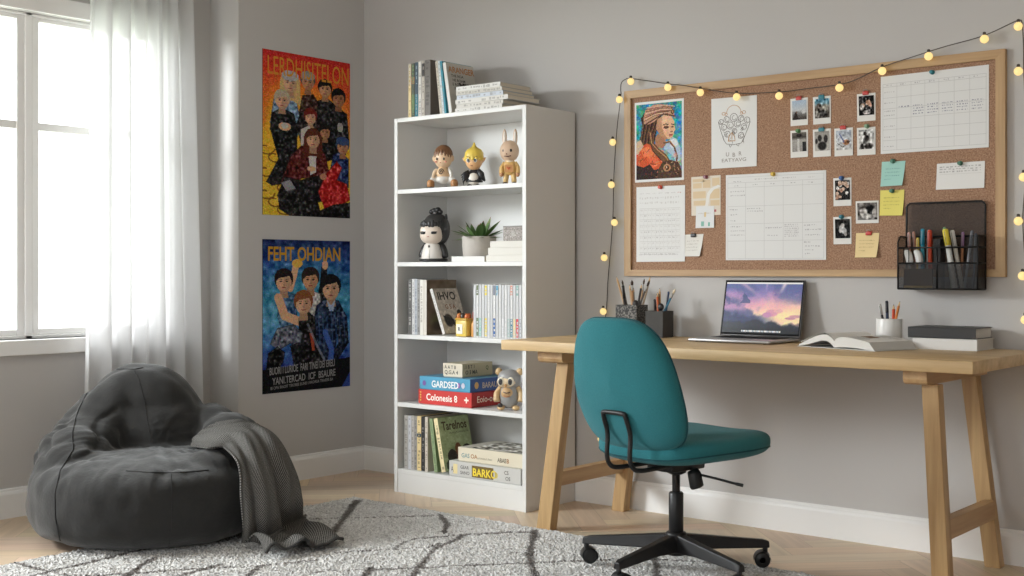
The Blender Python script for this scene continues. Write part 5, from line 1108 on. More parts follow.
SB = [((1.880, -.14, zz0), (1.868, -.14, .906), .005, (60, 58, 60), 'short dark pen', 'pen'), ((1.892, -.13, zz0), (1.880, -.12, .952), .0042, (196, 150, 100), 'tan pencil', 'pencil'), ((1.894, -.135, zz0), (1.876, -.13, .93), .0055, (52, 56, 70), 'navy pen', 'pen'), ((1.894, -.150, zz0), (1.886, -.145, .935), .005, (190, 96, 56), 'rust pencil', 'pencil'), ((1.900, -.12, zz0), (1.917, -.11, .938), .004, (60, 84, 120), 'thin blue pen', 'pen'), ((1.867, -.150, zz0), (1.962, -.13, .950), .0048, (58, 120, 150), 'blue-handled brush with pale tip', 'brush')]
for a, b2, r, c, w, kd in SB: stick({'pencil': 'pencil', 'brush': 'paint_brush', 'pen': 'pen'}[kd], f'{w} in the dark concrete pen holder', kd, GBn, a, b2, r, c, kind=kd, tipcol=(226, 210, 180) if kd == 'brush' else None)
er = MB(C(44, 42, 44)).ell((1.905, -.150, .875), (.014, .012, .015), 14, 10); er.tube([(1.905, -.150, zz0), (1.905, -.150, .868)], .004, 8); props(er.build('round_dabber', GLOSS), 'dark round-headed dabber in the dark concrete pen holder', 'tool', GBn)
# laptop
alu = plain('dark_aluminium', C(92, 90, 90), .38, .75); alul = plain('silver_aluminium', C(178, 177, 178), .34, .7)
lp = thing('laptop', 'open laptop showing a sunset cloud wallpaper on the desk', 'laptop', (2.314, -.2, Z0))
LX0, LX1, LYF, LYB = 2.139, 2.489, -.325, -.078
MB().rbox(LX0, LX1, LYF, LYB, Z0+.002, Z0+.013, .004, 3).build('base', alul, lp)
for xx in (LX0+.03, LX1-.03):
    for yy in (LYF+.02, LYB-.02): MB().lathe([(.006, Z0), (.007, Z0+.003)], xx, yy, 12).build('foot', blk, lp)
kb = MB(C(38, 38, 40)); kz = Z0+.0132
MB(C(120, 119, 120)).box(LX0+.03, LX1-.03, LYB-.135, LYB-.018, Z0+.0128, kz).build('keyboard_well', PAINT, lp)
for r_ in range(6):
    n_ = 14
    for k in range(n_):
        if r_ == 5 and 4 <= k <= 8:
            if k == 4: kb.box(LX0+.033+4*.0204, LX0+.033+9*.0204-.003, LYB-.131, LYB-.114, kz, kz+.001)
            continue
        xk = LX0+.033+k*.0204; yk = LYB-.021-r_*.0185; kb.box(xk, xk+.0175, yk-.0155, yk, kz, kz+.001)
kb.build('keys', PAINT, lp)
MB(C(150, 149, 150)).box(2.254, 2.374, LYF+.014, LYB-.145, Z0+.0128, Z0+.0133).build('trackpad', PAINT, lp)
hv = Vector((0, .050, .222)); hn = hv.normalized(); nf = Vector((0, -hn.z, hn.y))   # screen plane and its outward normal
SC0 = Vector((LX0, LYB-.004, Z0+.014)); Lh = hv.length
ld = MB(); R_ = Matrix(((1, 0, 0, SC0.x), (0, nf.y, hn.y, SC0.y), (0, nf.z, hn.z, SC0.z), (0, 0, 0, 1)))
ld.M = R_; wv = LX1-LX0; ld.rbox(0, wv, -.006, 0, 0, Lh, .0028, 2); ld.build('screen_lid', alu, lp)
MB().tube([(LX0+.05, LYB-.003, Z0+.012), (LX1-.05, LYB-.003, Z0+.012)], .0055, 10).build('hinge', alu, lp)
bz = MB(C(20, 20, 22)); bz.M = R_; bz.box(.004, wv-.004, 0, .0004, .006, Lh-.004); bz.build('bezel', PAINT, lp)
cv = Canvas(150, 96, (90, 90, 140)); X, Y = cv.X, cv.Y
def fbm(seed, sc, oct=5):
    r = np.random.default_rng(seed); out = np.zeros(X.shape); a = 1.
    for o_ in range(oct):
        n_ = int(sc*2**o_)+3; g_ = r.random((n_, n_)); xx = X*sc*2**o_; yy = Y*sc*2**o_*.7; xi, yi = xx.astype(int), yy.astype(int); fx_, fy_ = xx-xi, yy-yi; fx_ = fx_*fx_*(3-2*fx_); fy_ = fy_*fy_*(3-2*fy_)
        out += a*((g_[yi, xi]*(1-fx_)+g_[yi, xi+1]*fx_)*(1-fy_)+(g_[yi+1, xi]*(1-fx_)+g_[yi+1, xi+1]*fx_)*fy_); a *= .5
    return out/2
nA, nB, nC = fbm(1, 4), fbm(2, 6), fbm(3, 9)
def mixc(mask, col): cv.a = cv.a*(1-mask[..., None])+np.array(col)/255.*mask[..., None]
sm_ = lambda e0, e1, v: (lambda t: t*t*(3-2*t))(np.clip((v-e0)/(e1-e0), 0, 1))
cv.vgrad([(0, (96, 108, 162)), (.25, (140, 122, 176)), (.45, (210, 150, 180)), (.62, (240, 196, 170)), (.8, (244, 214, 170)), (1, (60, 60, 80))])
glow = np.exp(-(((X-.80)/.26)**2+((Y-.62)/.26)**2)); mixc(np.clip(glow*1.1, 0, 1), (252, 232, 176))
mixc(sm_(.46, .62, nA+.12-.35*np.abs(Y-.12))*.7, (86, 96, 146)); mixc(sm_(.5, .66, nB-.15*(X-.5)+.05)*.55*sm_(.1, .3, Y), (214, 150, 184))
d1 = X-.62-(Y-.0)*.0; mixc(np.exp(-((X-.54)/.015)**2)*sm_(.22, .0, Y)*.5, (226, 196, 214)); mixc(np.exp(-((X-.78+.25*Y)/.025)**2)*sm_(.28, .0, Y)*.8, (240, 216, 214))
mixc(np.exp(-((X-.20-.9*(Y))/.04)**2)*sm_(.38, .0, Y)*.7, (206, 170, 196))
ridge = .20+.55*X-.20*(nB-.5)
mixc(sm_(-.06, .06, Y-(.26+.62*X)+(nB-.5)*.55)*sm_(.75, .5, X)*.92, (74, 82, 128)); mixc(sm_(-.05, .05, Y-(.42+.42*X)+(nC-.5)*.35)*sm_(.7, .45, X)*sm_(.62, .5, Y)*.8, (196, 146, 184)); mixc(sm_(-.04, .08, Y-(.56+.24*X)+(nC-.5)*.3)*sm_(.75, .45, X), (56, 62, 100))
cv.poly([(.24, .34), (.235, .26), (.25, .21), (.27, .24), (.29, .26), (.30, .31), (.34, .36), (.34, .42), (.2, .42)], (72, 80, 122), .9)
mixc(np.clip(np.exp(-(((X-.82)/.24)**2+((Y-.62)/.17)**2))*1.15, 0, .95), (252, 226, 168)); mixc(np.clip(np.exp(-(((X-.70)/.3)**2+((Y-.47)/.10)**2))*.8, 0, .8), (232, 172, 176))
blob(cv, [(.64, .60, .09, .08, (216, 150, 170)), (.58, .64, .07, .06, (196, 140, 176)), (.72, .56, .07, .05, (226, 170, 170)), (.95, .66, .10, .035, (206, 150, 160)), (.88, .70, .08, .03, (196, 140, 156))])
mixc(sm_(-.02, .05, Y-(.80+.03*np.sin(X*9)-.05*(1-X))+(nC-.5)*.16), (34, 38, 54)); mixc(sm_(-.03, .08, Y-.87+(nC-.5)*.10), (16, 19, 28)); cv.noise(7, 1, False, seed=3)
cv.a[:3] = np.array((226, 222, 224))/255.
for k in range(24):
    xk = .26+k*.0215; cv.poly([(xk, .945), (xk+.016, .945), (xk+.016, .975), (xk, .975)], [(226, 226, 230), (206, 216, 226), (230, 222, 216)][k % 3])
dsp = MB(); dsp.M = R_; cv.emit(dsp, (.009, .0007, Lh-.010), (wv-.018, 0, 0), (0, 0, -(Lh-.024))); dsp.build('display', paint_mat('lit_display', .3, .3, .16), lp)
# open book
ob = thing('open_book', 'open book lying on the desk beside the laptop', 'book', (2.80, -.35, Z0))
OSP = Vector((2.770, -.385, 0)); wR = .178; wL = .165; dB = .215; dirY = Vector((.30, .95, 0)).normalized(); dirX = Vector((.95, -.30, 0)).normalized()
def bookpt(u, v, z): return tuple(OSP+dirX*u+dirY*v+Vector((0, 0, Z0+z)))
def lerp_tab(tab, s): return float(np.interp(s, [q[0] for q in tab], [q[1] for q in tab]))
TOPR = [(0, .026), (.06, .035), (.16, .041), (.30, .0425), (.5, .040), (.75, .035), (1, .029)]; BOTR = [(0, .004), (.1, .006), (.35, .008), (.6, .006), (.85, .003), (1, .0025)]
TOPL = [(0, .026), (.06, .037), (.16, .045), (.32, .048), (.5, .041), (.7, .029), (.88, .016), (1, .008)]; BOTL = [(0, .004), (.08, .016), (.2, .026), (.35, .026), (.55, .018), (.75, .009), (1, .003)]
def prof_top(s, sgn=1): return lerp_tab(TOPR if sgn > 0 else TOPL, s)
cvB = MB(C(206, 204, 200)); 
for sgn, w in ((-1, wL), (1, wR)): 
    a_, b_ = sorted((sgn*.001, sgn*(w+.006))); cvB.hexa([bookpt(a_, -.004, .0), bookpt(b_, -.004, 0), bookpt(b_, dB+.004, 0), bookpt(a_, dB+.004, 0), bookpt(a_, -.004, .002), bookpt(b_, -.004, .002), bookpt(b_, dB+.004, .002), bookpt(a_, dB+.004, .002)])
cvB.build('cover', covm, ob)
PGc = C(232, 230, 226)
for sgn, w in ((-1, wL), (1, wR)):
    n_ = 22; pg = MB(PGc); bot = lambda s: (.0022+.0*s)
    wt3 = w-(.024 if sgn > 0 else 0)
    top = [bookpt(sgn*wt3*i/n_, v, prof_top(i/n_, sgn)) for v in (0, dB) for i in range(n_+1)]
    lift_ = 0.
    botp = [bookpt(sgn*w*i/n_, v, lerp_tab(BOTR if sgn > 0 else BOTL, i/n_)) for v in (0, dB) for i in range(n_+1)]
    pg.grid(top, n_+1, 2, PGc); pg.grid(botp, n_+1, 2, C(170, 168, 166))
    k0 = n_+1
    for v_, off in ((0, 0), (1, k0)):
        pg.add([top[off+i] for i in range(k0)]+[botp[off+i] for i in range(k0)], [(i, i+1, k0+i+1, k0+i) for i in range(n_)], C(216, 214, 210))
    pg.add([top[n_], top[2*n_+1], botp[2*n_+1], botp[n_]], [(0, 1, 2, 3)], C(206, 204, 200))
    # print on the page
    rnd = random.Random(3+sgn); ik = C(176, 174, 172)
    def quadp(u0, u1, v0, v1, c):
        m_ = 4; pg.grid([bookpt(sgn*wt3*(u0+(u1-u0)*i/m_), v, prof_top(u0+(u1-u0)*i/m_, sgn)+.0009) for v in (v0, v1) for i in range(m_+1)], m_+1, 2, c)
    for k in range(13):
        if sgn > 0 and 3 < k < 9: continue
        quadp(.16, .16+rnd.uniform(.5, .74), dB*(.08+.065*k), dB*(.08+.065*k)+.004, ik)
    if sgn > 0: quadp(.34, .62, dB*.34, dB*.60, C(150, 126, 106)); quadp(.40, .50, dB*.40, dB*.52, C(90, 60, 46)); quadp(.2, .30, dB*.42, dB*.46, C(110, 90, 80))
    pg.build('page_block', PAINT, ob)
lf = MB(C(238, 236, 232)); n_ = 10      # one page lifting from the left half
lf.grid([bookpt(-wL*1.02*s_, v, lerp_tab(TOPL, s_)+.004+.004*s_) for v in (.004, dB-.004) for s_ in [i/n_ for i in range(n_+1)]], n_+1, 2); lf.build('lifted_page', PAINT, ob)
# cup with pens
cup = thing('pencil_cup', 'white cylindrical cup of pens behind the open book', 'pencil cup', (2.866, -.14, Z0))
cx, cy, cr_ = 2.860, -.122, .046
MB(C(230, 228, 225)).lathe([(cr_-.003, Z0), (cr_, Z0+.003), (cr_, Z0+.098), (cr_-.001, Z0+.1), (cr_-.005, Z0+.1), (cr_-.005, Z0+.008), (.001, Z0+.007)], cx, cy, 40).build('cup_body', plain('white_ceramic', C(232, 230, 227), .3), cup)
GC = 'pens in the white cup'
for a, b2, r, c, w, kd, cc in [((2.854, -.122, Z0+.01), (2.822, -.117, .902), .0045, (46, 44, 46), 'black pen with white top', 'pen', (226, 224, 220)), ((2.852, -.110, Z0+.01), (2.844, -.106, .914), .0052, (50, 64, 92), 'navy pen', 'pen', (44, 46, 56)), ((2.874, -.12, Z0+.01), (2.874, -.115, .902), .0055, (206, 84, 56), 'red pencil', 'pencil', None), ((2.868, -.134, Z0+.01), (2.900, -.122, .914), .0046, (226, 140, 74), 'orange pencil', 'pencil', None)]:
    stick('pen' if kd == 'pen' else 'pencil', f'{w} standing in the white cup', kd, GC, a, b2, r, c, capcol=cc, kind=kd)
# two closed books
def hard(label, x0, x1, y0, y1, z, t, col, pg):
    o = MB(C(*col)); k = .0025
    o.box(x0, x1, y0, y1, z, z+k).box(x0, x1, y0, y1, z+t-k, z+t).box(x0, x1, y0, y0+k, z+k, z+t-k)
    o = o.build('hardback_book', covm, bevel=.0006); props(o, label, 'book', 'closed books on the desk')
    MB(C(*pg)).box(x0+.004, x1-.004, y0+k, y1-.004, z+k, z+t-k).build('pages', covm, o)
hard('thick white hardback under the black book at the right end of the desk', 2.982, 3.205, -.213, -.035, Z0, .0385, (226, 224, 221), (214, 211, 206))
hard('black hardback on top of the white book at the right end of the desk', 2.962, 3.198, -.205, -.038, Z0+.0392, .0375, (58, 57, 57), (206, 203, 198))

# ================================================================== RUG
RX0, RX1, RY0, RY1 = .575, 3.15, -3.05, -.612
segs = [((0.633, -0.655), (0.66, -1.02)), ]
def FP(px, py):      # floor point seen along a sight line measured in the photograph
    a = (px-512.)/1229.86; b = -(py-271.55)/1229.86; c_, s_ = math.cos(YAW), math.sin(YAW); t = (.018-CAM.z)/b
    return (CAM.x+t*(c_*a-s_), CAM.y+t*(s_*a+c_))
PL = [([(357, 499), (345, 515), (332, 533)], .021), ([(300, 518), (370, 516), (440, 513.7)], .010), ([(440, 513), (447, 522), (444, 531)], .014), ([(395, 546), (404, 541), (416, 537), (440, 535), (469, 532.5), (534, 530)], .013), ([(338, 550.5), (380, 548), (428, 546.2), (440, 542)], .009), ([(464, 533), (452, 540), (436, 546), (417, 567), (411, 578)], .016),
      ([(318, 570), (360, 568), (417, 565.7), (489, 562.6), (578, 559), (655, 557)], .009), ([(535.5, 529), (531, 545), (530, 557), (537, 578)], .019), ([(371, 566), (362, 578)], .018), ([(155, 556), (138, 566), (120, 578)], .017), ([(0, 577), (60, 574.5), (120, 572), (205, 566), (250, 565), (318, 558)], .009), ([(262, 564), (252, 570), (242, 580)], .016), ([(654, 553), (657, 566), (656, 580)], .016), ([(655, 557), (700, 560), (785, 571)], .007)]
rugsegs = []
for pl, w in PL:
    q = [FP(*p) for p in pl]
    rugsegs += [(a, b2, w) for a, b2 in zip(q, q[1:])]
# the same diamond scheme carried on over the part of the rug nearer the viewer
for k in range(5):
    yk = -2.15-.30*k; rugsegs.append(((RX0, yk-.08), (RX1, yk+.06), .010))
for k in range(7):
    xk = .75+.42*k; rugsegs.append(((xk, -1.75-.05*k), (xk+.10, -2.5), .016)); rugsegs.append(((xk+.10, -2.5), (xk-.03, -3.05), .016))
NX, NY = 470, 450
gx = np.linspace(RX0, RX1, NX); gy = RY1-(RY1-RY0)*np.linspace(0, 1, NY)**1.25
X, Y = np.meshgrid(gx, gy)
X = X+rng.normal(0, .0016, X.shape); Y = Y+rng.normal(0, .0016, Y.shape)
edge = np.minimum.reduce([X-RX0, RX1-X, Y-RY0, RY1-Y])
jag = rng.normal(0, .004, X.shape)
X = np.where((X-RX0 < .008), X+jag, X); Y = np.where((RY1-Y < .008), Y+jag, Y)
soft = np.zeros(X.shape)
for sd, sc_ in ((1, 6), (2, 14), (3, 34)):
    r_ = np.random.default_rng(sd).random((sc_*4+3, sc_*4+3)); xx = (X-RX0)/(RX1-RX0)*sc_*4*.98; yy = (Y-RY0)/(RY1-RY0)*sc_*4*.98; xi = np.clip(xx.astype(int), 0, sc_*4); yi = np.clip(yy.astype(int), 0, sc_*4); fx_, fy_ = xx-xi, yy-yi
    soft += (r_[yi, xi]*(1-fx_)*(1-fy_)+r_[yi, xi+1]*fx_*(1-fy_)+r_[yi+1, xi]*(1-fx_)*fy_+r_[yi+1, xi+1]*fx_*fy_)-.5
Zr = .011+rng.normal(0, .0022, X.shape)+soft*.0025; Zr = np.minimum(Zr, .0195); Zr = np.where(edge < .012, np.clip(edge, .0, .012)/.012*Zr, Zr)
dark = np.zeros(X.shape); wob = soft*.006+rng.normal(0, .003, X.shape)
for (a, b2, w) in rugsegs:
    dx, dy = b2[0]-a[0], b2[1]-a[1]; t = np.clip(((X-a[0])*dx+(Y-a[1])*dy)/(dx*dx+dy*dy+1e-9), 0, 1)
    d = np.hypot(X-a[0]-t*dx, Y-a[1]-t*dy)+wob; dark = np.maximum(dark, np.clip((w*.95-d)/(w*.5), 0, 1)*.92)
lightc = np.array([204, 202, 200])+rng.normal(0, 15, X.shape)[..., None]+soft[..., None]*10; lightc += (rng.random(X.shape) < .08)[..., None]*-46
darkc = np.array([100, 95, 92])+rng.normal(0, 13, X.shape)[..., None]
cc = s2l_arr(np.clip((lightc*(1-dark[..., None])+darkc*dark[..., None])/255, .02, .98))
me = bpy.data.meshes.new('shag_rug'); nv = NX*NY
vs = np.stack([X, Y, Zr], -1).reshape(-1, 3); idx = np.arange(nv).reshape(NY, NX)
fa = np.stack([idx[:-1, :-1], idx[1:, :-1], idx[1:, 1:], idx[:-1, 1:]], -1).reshape(-1, 4)
me.from_pydata(vs.tolist(), [], fa.tolist())
at_ = me.color_attributes.new('Col', 'FLOAT_COLOR', 'POINT'); at_.data.foreach_set('color', np.concatenate([cc.reshape(-1, 3), np.ones((nv, 1))], 1).astype(np.float32).ravel())
rug = bpy.data.objects.new('shag_rug', me); COL.objects.link(rug); me.materials.append(paint_mat('rug_pile', .95, .05)); me.polygons.foreach_set('use_smooth', [False]*len(me.polygons))
props(rug, 'pale grey shaggy rug with dark irregular diamond lines on the oak floor', 'rug')

# ================================================================== OFFICE CHAIR
HX, HY, RZ = 2.450, -.905, .0198
ch = thing('office_chair', 'teal upholstered swivel chair on a black five-star base at the desk', 'chair', (HX, HY, RZ))
teal = plain('teal_wool_fabric', C(44, 115, 123), .9, bump=.30, bscale=420, var=.16, vscale=240, spec=.2, sheen=.12)
tealp = plain('teal_piping', C(24, 78, 86), .9, bump=.1, bscale=300)
bm_ = plain('black_powder_coat', C(36, 35, 36), .42, .25)
plast = plain('black_plastic', C(30, 30, 31), .45)
cA = math.radians(9.)     # small turn of the seat
cv_ = Vector((-math.sin(YAW), math.cos(YAW), 0))   # away from the viewer: one base arm points there
a0 = math.atan2(cv_.y, cv_.x)-.10
RB = .318
hub = MB(); hub.lathe([(.030, RZ+.058), (.034, RZ+.062), (.036, RZ+.125), (.033, RZ+.132), (.030, RZ+.134)], HX, HY, 28); hub.build('hub', bm_, ch)
for k in range(5):
    a = a0+k*2*PI/5; d = Vector((math.cos(a), math.sin(a), 0)); n_ = Vector((-d.y, d.x, 0)); h = Vector((HX, HY, RZ))
    def sec(r, zt_, zb_, w, wt): 
        c_ = h+d*r; return [c_-n_*w+Vector((0, 0, zb_)), c_+n_*w+Vector((0, 0, zb_)), c_+n_*wt+Vector((0, 0, zt_)), c_-n_*wt+Vector((0, 0, zt_))]
    secs = [sec(.022, .128, .068, .024, .017), sec(.12, .116, .074, .021, .014), sec(RB-.008, .094, .067, .0165, .011), sec(RB+.012, .088, .066, .014, .009)]
    vs = [tuple(p) for s_ in secs for p in s_]; fs = [(0, 1, 2, 3), (15, 14, 13, 12)]
    for i in range(3): fs += [(4*i+j, 4*i+4+j, 4*i+4+(j+1) % 4, 4*i+(j+1) % 4) for j in range(4)]
    MB().add(vs, fs).build('base_arm', bm_, ch, bevel=.004)
    cp = h+d*RB; cs = MB(); 
    cs.tube([tuple(cp+Vector((0, 0, .075))), tuple(cp+Vector((0, 0, .046)))], .0085, 12)
    # twin wheels with a hood
    wa = a+PI/2+(.5 if k % 2 else -.35)*1; ax = Vector((math.cos(wa), math.sin(wa), 0)); fw = Vector((-ax.y, ax.x, 0)); wc = cp+fw*.010+Vector((0, 0, .0262))
    co = cs.build('caster', plast, ch)
    for s_ in (-1, 1):
        w_ = MB(); prof = [(-.0095, .010), (-.0085, .0225), (-.006, .026), (.006, .026), (.0085, .0225), (.0095, .010)]
        vs = []; fs = []; sg_ = 24
        for (o_, r_) in prof:
            for q in range(sg_):
                t = 2*PI*q/sg_; vs.append(tuple(wc+ax*(s_*.0135+o_)+fw*(r_*math.cos(t))+Vector((0, 0, r_*math.sin(t)))))
        for i in range(len(prof)-1): fs += [(i*sg_+q, i*sg_+(q+1) % sg_, (i+1)*sg_+(q+1) % sg_, (i+1)*sg_+q) for q in range(sg_)]
        fs += [tuple(range(sg_)), tuple((len(prof)-1)*sg_+q for q in range(sg_))]
        w_.add(vs, fs, None, True).build('wheel', plast, co)
    hd = MB(); n2_ = 14; vs = []
    for i in range(n2_+1):
        t = -.15*PI+1.2*PI*i/n2_
        for s_ in (-1, 1): vs.append(tuple(wc+ax*(s_*.024)+fw*(.0285*math.cos(t))+Vector((0, 0, .0285*math.sin(t)))))
    hd.add(vs, [(2*i, 2*i+1, 2*i+3, 2*i+2) for i in range(n2_)], None, True); hd.build('wheel_hood', plast, co)
MB().lathe([(.022, RZ+.125), (.0245, RZ+.128), (.0245, RZ+.262), (.021, RZ+.266)], HX, HY, 28).build('column_sleeve', bm_, ch)
MB().lathe([(.0135, RZ+.26), (.0135, RZ+.355)], HX, HY, 20).build('gas_lift', plain('dark_chrome', C(50, 49, 50), .25, .7), ch)
MC = Matrix.Translation((HX, HY, 0)) @ Matrix.Rotation(-cA, 4, 'Z')
def CMB(col=(.8, .8, .8)):
    m_ = MB(col); m_.M = MC; return m_
CMB().rbox(-.055, .055, -.085, .085, .362, .390, .006, 2).build('seat_plate', bm_, ch)
CMB().lathe([(.020, .345), (.034, .352), (.034, .366)], 0, 0, 24).build('lift_collar', bm_, ch)
# tension knob and lever
m_ = CMB(); m_.tube([(.062, .01, .366), (.068, .013, .352), (.076, .016, .312), (.077, .017, .308)], [.018, .0225, .0235, .020], 20); m_.build('tension_knob', plast, ch)
m_ = CMB(); m_.tube(spline([(.072, .02, .352), (.13, .045, .342), (.19, .070, .330), (.215, .081, .3255)], 5), [.0042]*11+[.0055]*5, 10); m_.build('height_lever', plast, ch)
# seat cushion (front toward +y): squarish top, waterfall front
WS, DS, SY, zs = .238, .266, .043, .440
n1, n2 = 72, 28
def spw(w, e): return math.copysign(abs(w)**e, w)
def seatpt(b2, a, g=1.):
    cx_ = spw(math.cos(b2), .55); cy_ = spw(math.sin(b2), .55); k_ = spw(math.cos(a), .42); zz_ = spw(math.sin(a), .62)
    ny = cy_*k_; x = WS*k_*cx_*g; wtap = 1-.06*max(0, -ny)-.07*max(0, ny)**2
    z = zs+(.046+.006*max(0, ny))*zz_
    if zz_ > 0: z += .012*(abs(cx_*k_)**2.4)-.010*(1-min(1, ny**2+(cx_*k_)**2))-.002*max(0, ny-.35)**2/.42
    else: z += .006*max(0, ny-.2)+.018*(abs(cx_*k_)**3)
    return (x*wtap, SY+DS*k_*cy_*g, z)
vs = [seatpt(2*PI*i/n1, -PI/2+PI*j/n2) for j in range(n2+1) for i in range(n1)]
m_ = CMB()
fs = [(j*n1+i, j*n1+(i+1) % n1, (j+1)*n1+(i+1) % n1, (j+1)*n1+i) for j in range(n2) for i in range(n1)]
m_.add(vs, fs, None, True); seat = m_.build('seat', teal, ch)
m_ = CMB(); m_.tube([seatpt(2*PI*i/120, -.22, 1.002) for i in range(120)], .0026, 6, closed=True).build('seat_piping', tealp, seat)
# backrest: shield shaped, leaning back, gently wrapped
zb0, zb1 = .447, .873; WB = .227; TB = .034; YB0 = -.222
vs = []; n1, n2 = 84, 24
def backpt(u, v, w):      # u,v in [-1,1] outline, w thickness
    zc = (zb0+zb1)/2+(zb1-zb0)/2*v
    wid = WB*(1-.21*max(0, v+.2)**1.5-.05*max(0, -v)**2)
    x = wid*u; lean = -.105*(zc-zb0)/(zb1-zb0)+.018*max(0, -v-.2)
    y = YB0+lean+.045*u*u-.012*(1-v*v)+w*TB
    return (x, y, zc)
for j in range(n2+1):
    a = -PI/2+PI*j/n2
    for i in range(n1):
        b2 = 2*PI*i/n1; k_ = spw(math.cos(a), .34)
        u = k_*spw(math.cos(b2), .50); v = k_*spw(math.sin(b2), .50)
        vs.append(backpt(u, v, spw(math.sin(a), .75)))
fs = [(j*n1+i, j*n1+(i+1) % n1, (j+1)*n1+(i+1) % n1, (j+1)*n1+i)[::-1] for j in range(n2) for i in range(n1)]
m_ = CMB(); m_.add(vs, fs, None, True); back = m_.build('backrest', teal, ch)
rim = [backpt(1.002*spw(math.cos(2*PI*i/120), .50), 1.002*spw(math.sin(2*PI*i/120), .50), .18) for i in range(120)]
m_ = CMB(); m_.tube(rim, .0030, 6, closed=True).build('backrest_piping', tealp, back)
# bent steel bracket behind the backrest, running under the seat
def yb_at(z): return backpt(0, (z-(zb0+zb1)/2)/((zb1-zb0)/2), -1)[1]
bw = .050; pth = []
for s_ in (-1, 1):
    leg_ = [(s_*bw*.9, .0, .387), (s_*bw*.95, -.14, .386), (s_*bw, -.225, .386), (s_*bw, -.262, .397), (s_*bw, -.278, .43), (s_*bw, yb_at(.50)-.011, .50), (s_*bw, yb_at(.545)-.008, .545), (s_*bw*.96, yb_at(.564)-.007, .563), (s_*bw*.78, yb_at(.572)-.007, .572)]
    pth.append(leg_)
full = spline(pth[0]+pth[1][::-1], 4)
m_ = CMB(); m_.tube(full, .0078, 10); m_.build('back_bracket', bm_, ch)

# ================================================================== BEANBAG
BCX, BCY = .478, -1.558
rgt = Vector((math.cos(YAW), math.sin(YAW), 0)); tow = Vector((math.sin(YAW), -math.cos(YAW), 0))
def BP(r, t, z): return Vector((BCX, BCY, 0))+rgt*r+tow*t+Vector((0, 0, z))
Rb = Matrix((rgt, tow, Vector((0, 0, 1)))).transposed()
if Rb.determinant() < 0: Rb = Matrix((rgt, -tow, Vector((0, 0, 1)))).transposed()
bb = MB()
def lobe(r, t, z, a, b2, c_, e1=1., e2=1., lean=0., roll=0.):
    bb.ell(BP(r, t, z), (a, b2, c_), 48, 28, e1=e1, e2=e2, rot=Rb @ Matrix.Rotation(lean, 3, 'X') @ Matrix.Rotation(roll, 3, 'Y'))
lobe(.0, .075, .165, .452, .455, .165, .55, .9)             # wide base
lobe(-.01, .18, .152, .40, .345, .115, .72, .9)               # seat
lobe(-.125, -.20, .395, .245, .175, .260, .92, .95, 0, 0)     # back lobe
lobe(-.11, -.19, .30, .31, .20, .26, .9, 1.)
for (r, t, z, R) in ((-.205, -.16, .465, .150), (-.245, -.14, .43, .150), (-.265, -.10, .385, .155), (-.292, -.02, .330, .155), (-.300, .09, .285, .152), (-.28, .19, .245, .142), (-.20, .28, .205, .130), (-.10, .335, .178, .122), (.02, .345, .178, .122), (.14, .32, .19, .125),
                   (.15, -.18, .37, .125), (.25, -.10, .325, .14), (.315, .0, .29, .145), (.32, .12, .255, .145), (.25, .23, .22, .14)):
    bb.ell(BP(r, t, z), (R, R, R*.92), 24, 16)
src = bb.build('bag_source', None)
md = src.modifiers.new('r', 'REMESH'); md.mode = 'VOXEL'; md.voxel_size = .011; md.use_smooth_shade = True
md = src.modifiers.new('s', 'SMOOTH'); md.factor = .5; md.iterations = 6
bpy.context.view_layer.update(); dg = bpy.context.evaluated_depsgraph_get()
bme = bpy.data.meshes.new_from_object(src.evaluated_get(dg)); bpy.data.objects.remove(src)
bme.name = 'bean_bag'
co = np.zeros(len(bme.vertices)*3); bme.vertices.foreach_get('co', co); co = co.reshape(-1, 3)
nr = np.zeros(len(bme.vertices)*3); bme.vertices.foreach_get('normal', nr); nr = nr.reshape(-1, 3)
co[:, 2] = np.maximum(co[:, 2], .0208)
for i in range(len(co)):
    p = Vector(co[i]); q = p-Vector((BCX, BCY, 0)); r = q.dot(rgt); t = q.dot(tow); z = p.z
    f = .006*noise.noise(p*7)+.004*noise.noise(p*16)
    # gathered folds where the arms meet the back and along the front lip
    az = math.atan2(t, r)
    wl2 = math.exp(-((z-.34)/.10)**2)
    ridge = lambda v_: (1-abs(math.sin(v_)))**2
    f += .0085*wl2*noise.noise(Vector((az*9, z*5, 2.)))+.0055*wl2*noise.noise(Vector((az*22, z*9, 5.)))
    if r < -.08:       # pinched pleats running over the arm towards the seat
        wgt = math.exp(-((z-.40)/.10)**2)*max(0, min(1, (-r-.08)*8))
        f -= .020*wgt*ridge(z*34+t*16+2.2*noise.noise(p*6))-.004*wgt
    if r > .12: f -= .010*math.exp(-((z-.36)/.09)**2)*ridge(z*30+t*14+2*noise.noise(p*6))
    lipw = math.exp(-((z-.30)/.035)**2)*max(0, min(1, (t-.12)*8))
    f -= .006*lipw*ridge(r*26+1.6*noise.noise(p*9))
    # sunk seam between the back lobe and the arms
    dl = abs(math.hypot((r+.12)/.262, (z-.36)/.285)-1)
    if t < .05 and z > .30: f -= .014*math.exp(-(dl/.06)**2)
    fold = .004*math.exp(-((z-.08)/.06)**2)*noise.noise(Vector((az*10, 1, z*3)))
    co[i] += nr[i]*(f+fold)
co[:, 2] = np.maximum(co[:, 2], .0208)
bme.vertices.foreach_set('co', co.ravel()); bme.update()
bag = bpy.data.objects.new('bean_bag', bme); COL.objects.link(bag); bme.polygons.foreach_set('use_smooth', [True]*len(bme.polygons))
bagm = plain('charcoal_suede', C(42, 41, 40), .88, bump=.14, bscale=90, var=.28, vscale=18, spec=.2, sheen=.22)
bme.materials.clear(); bme.materials.append(bagm)
props(bag, 'charcoal grey bean bag chair with a raised back lobe by the window', 'bean bag')
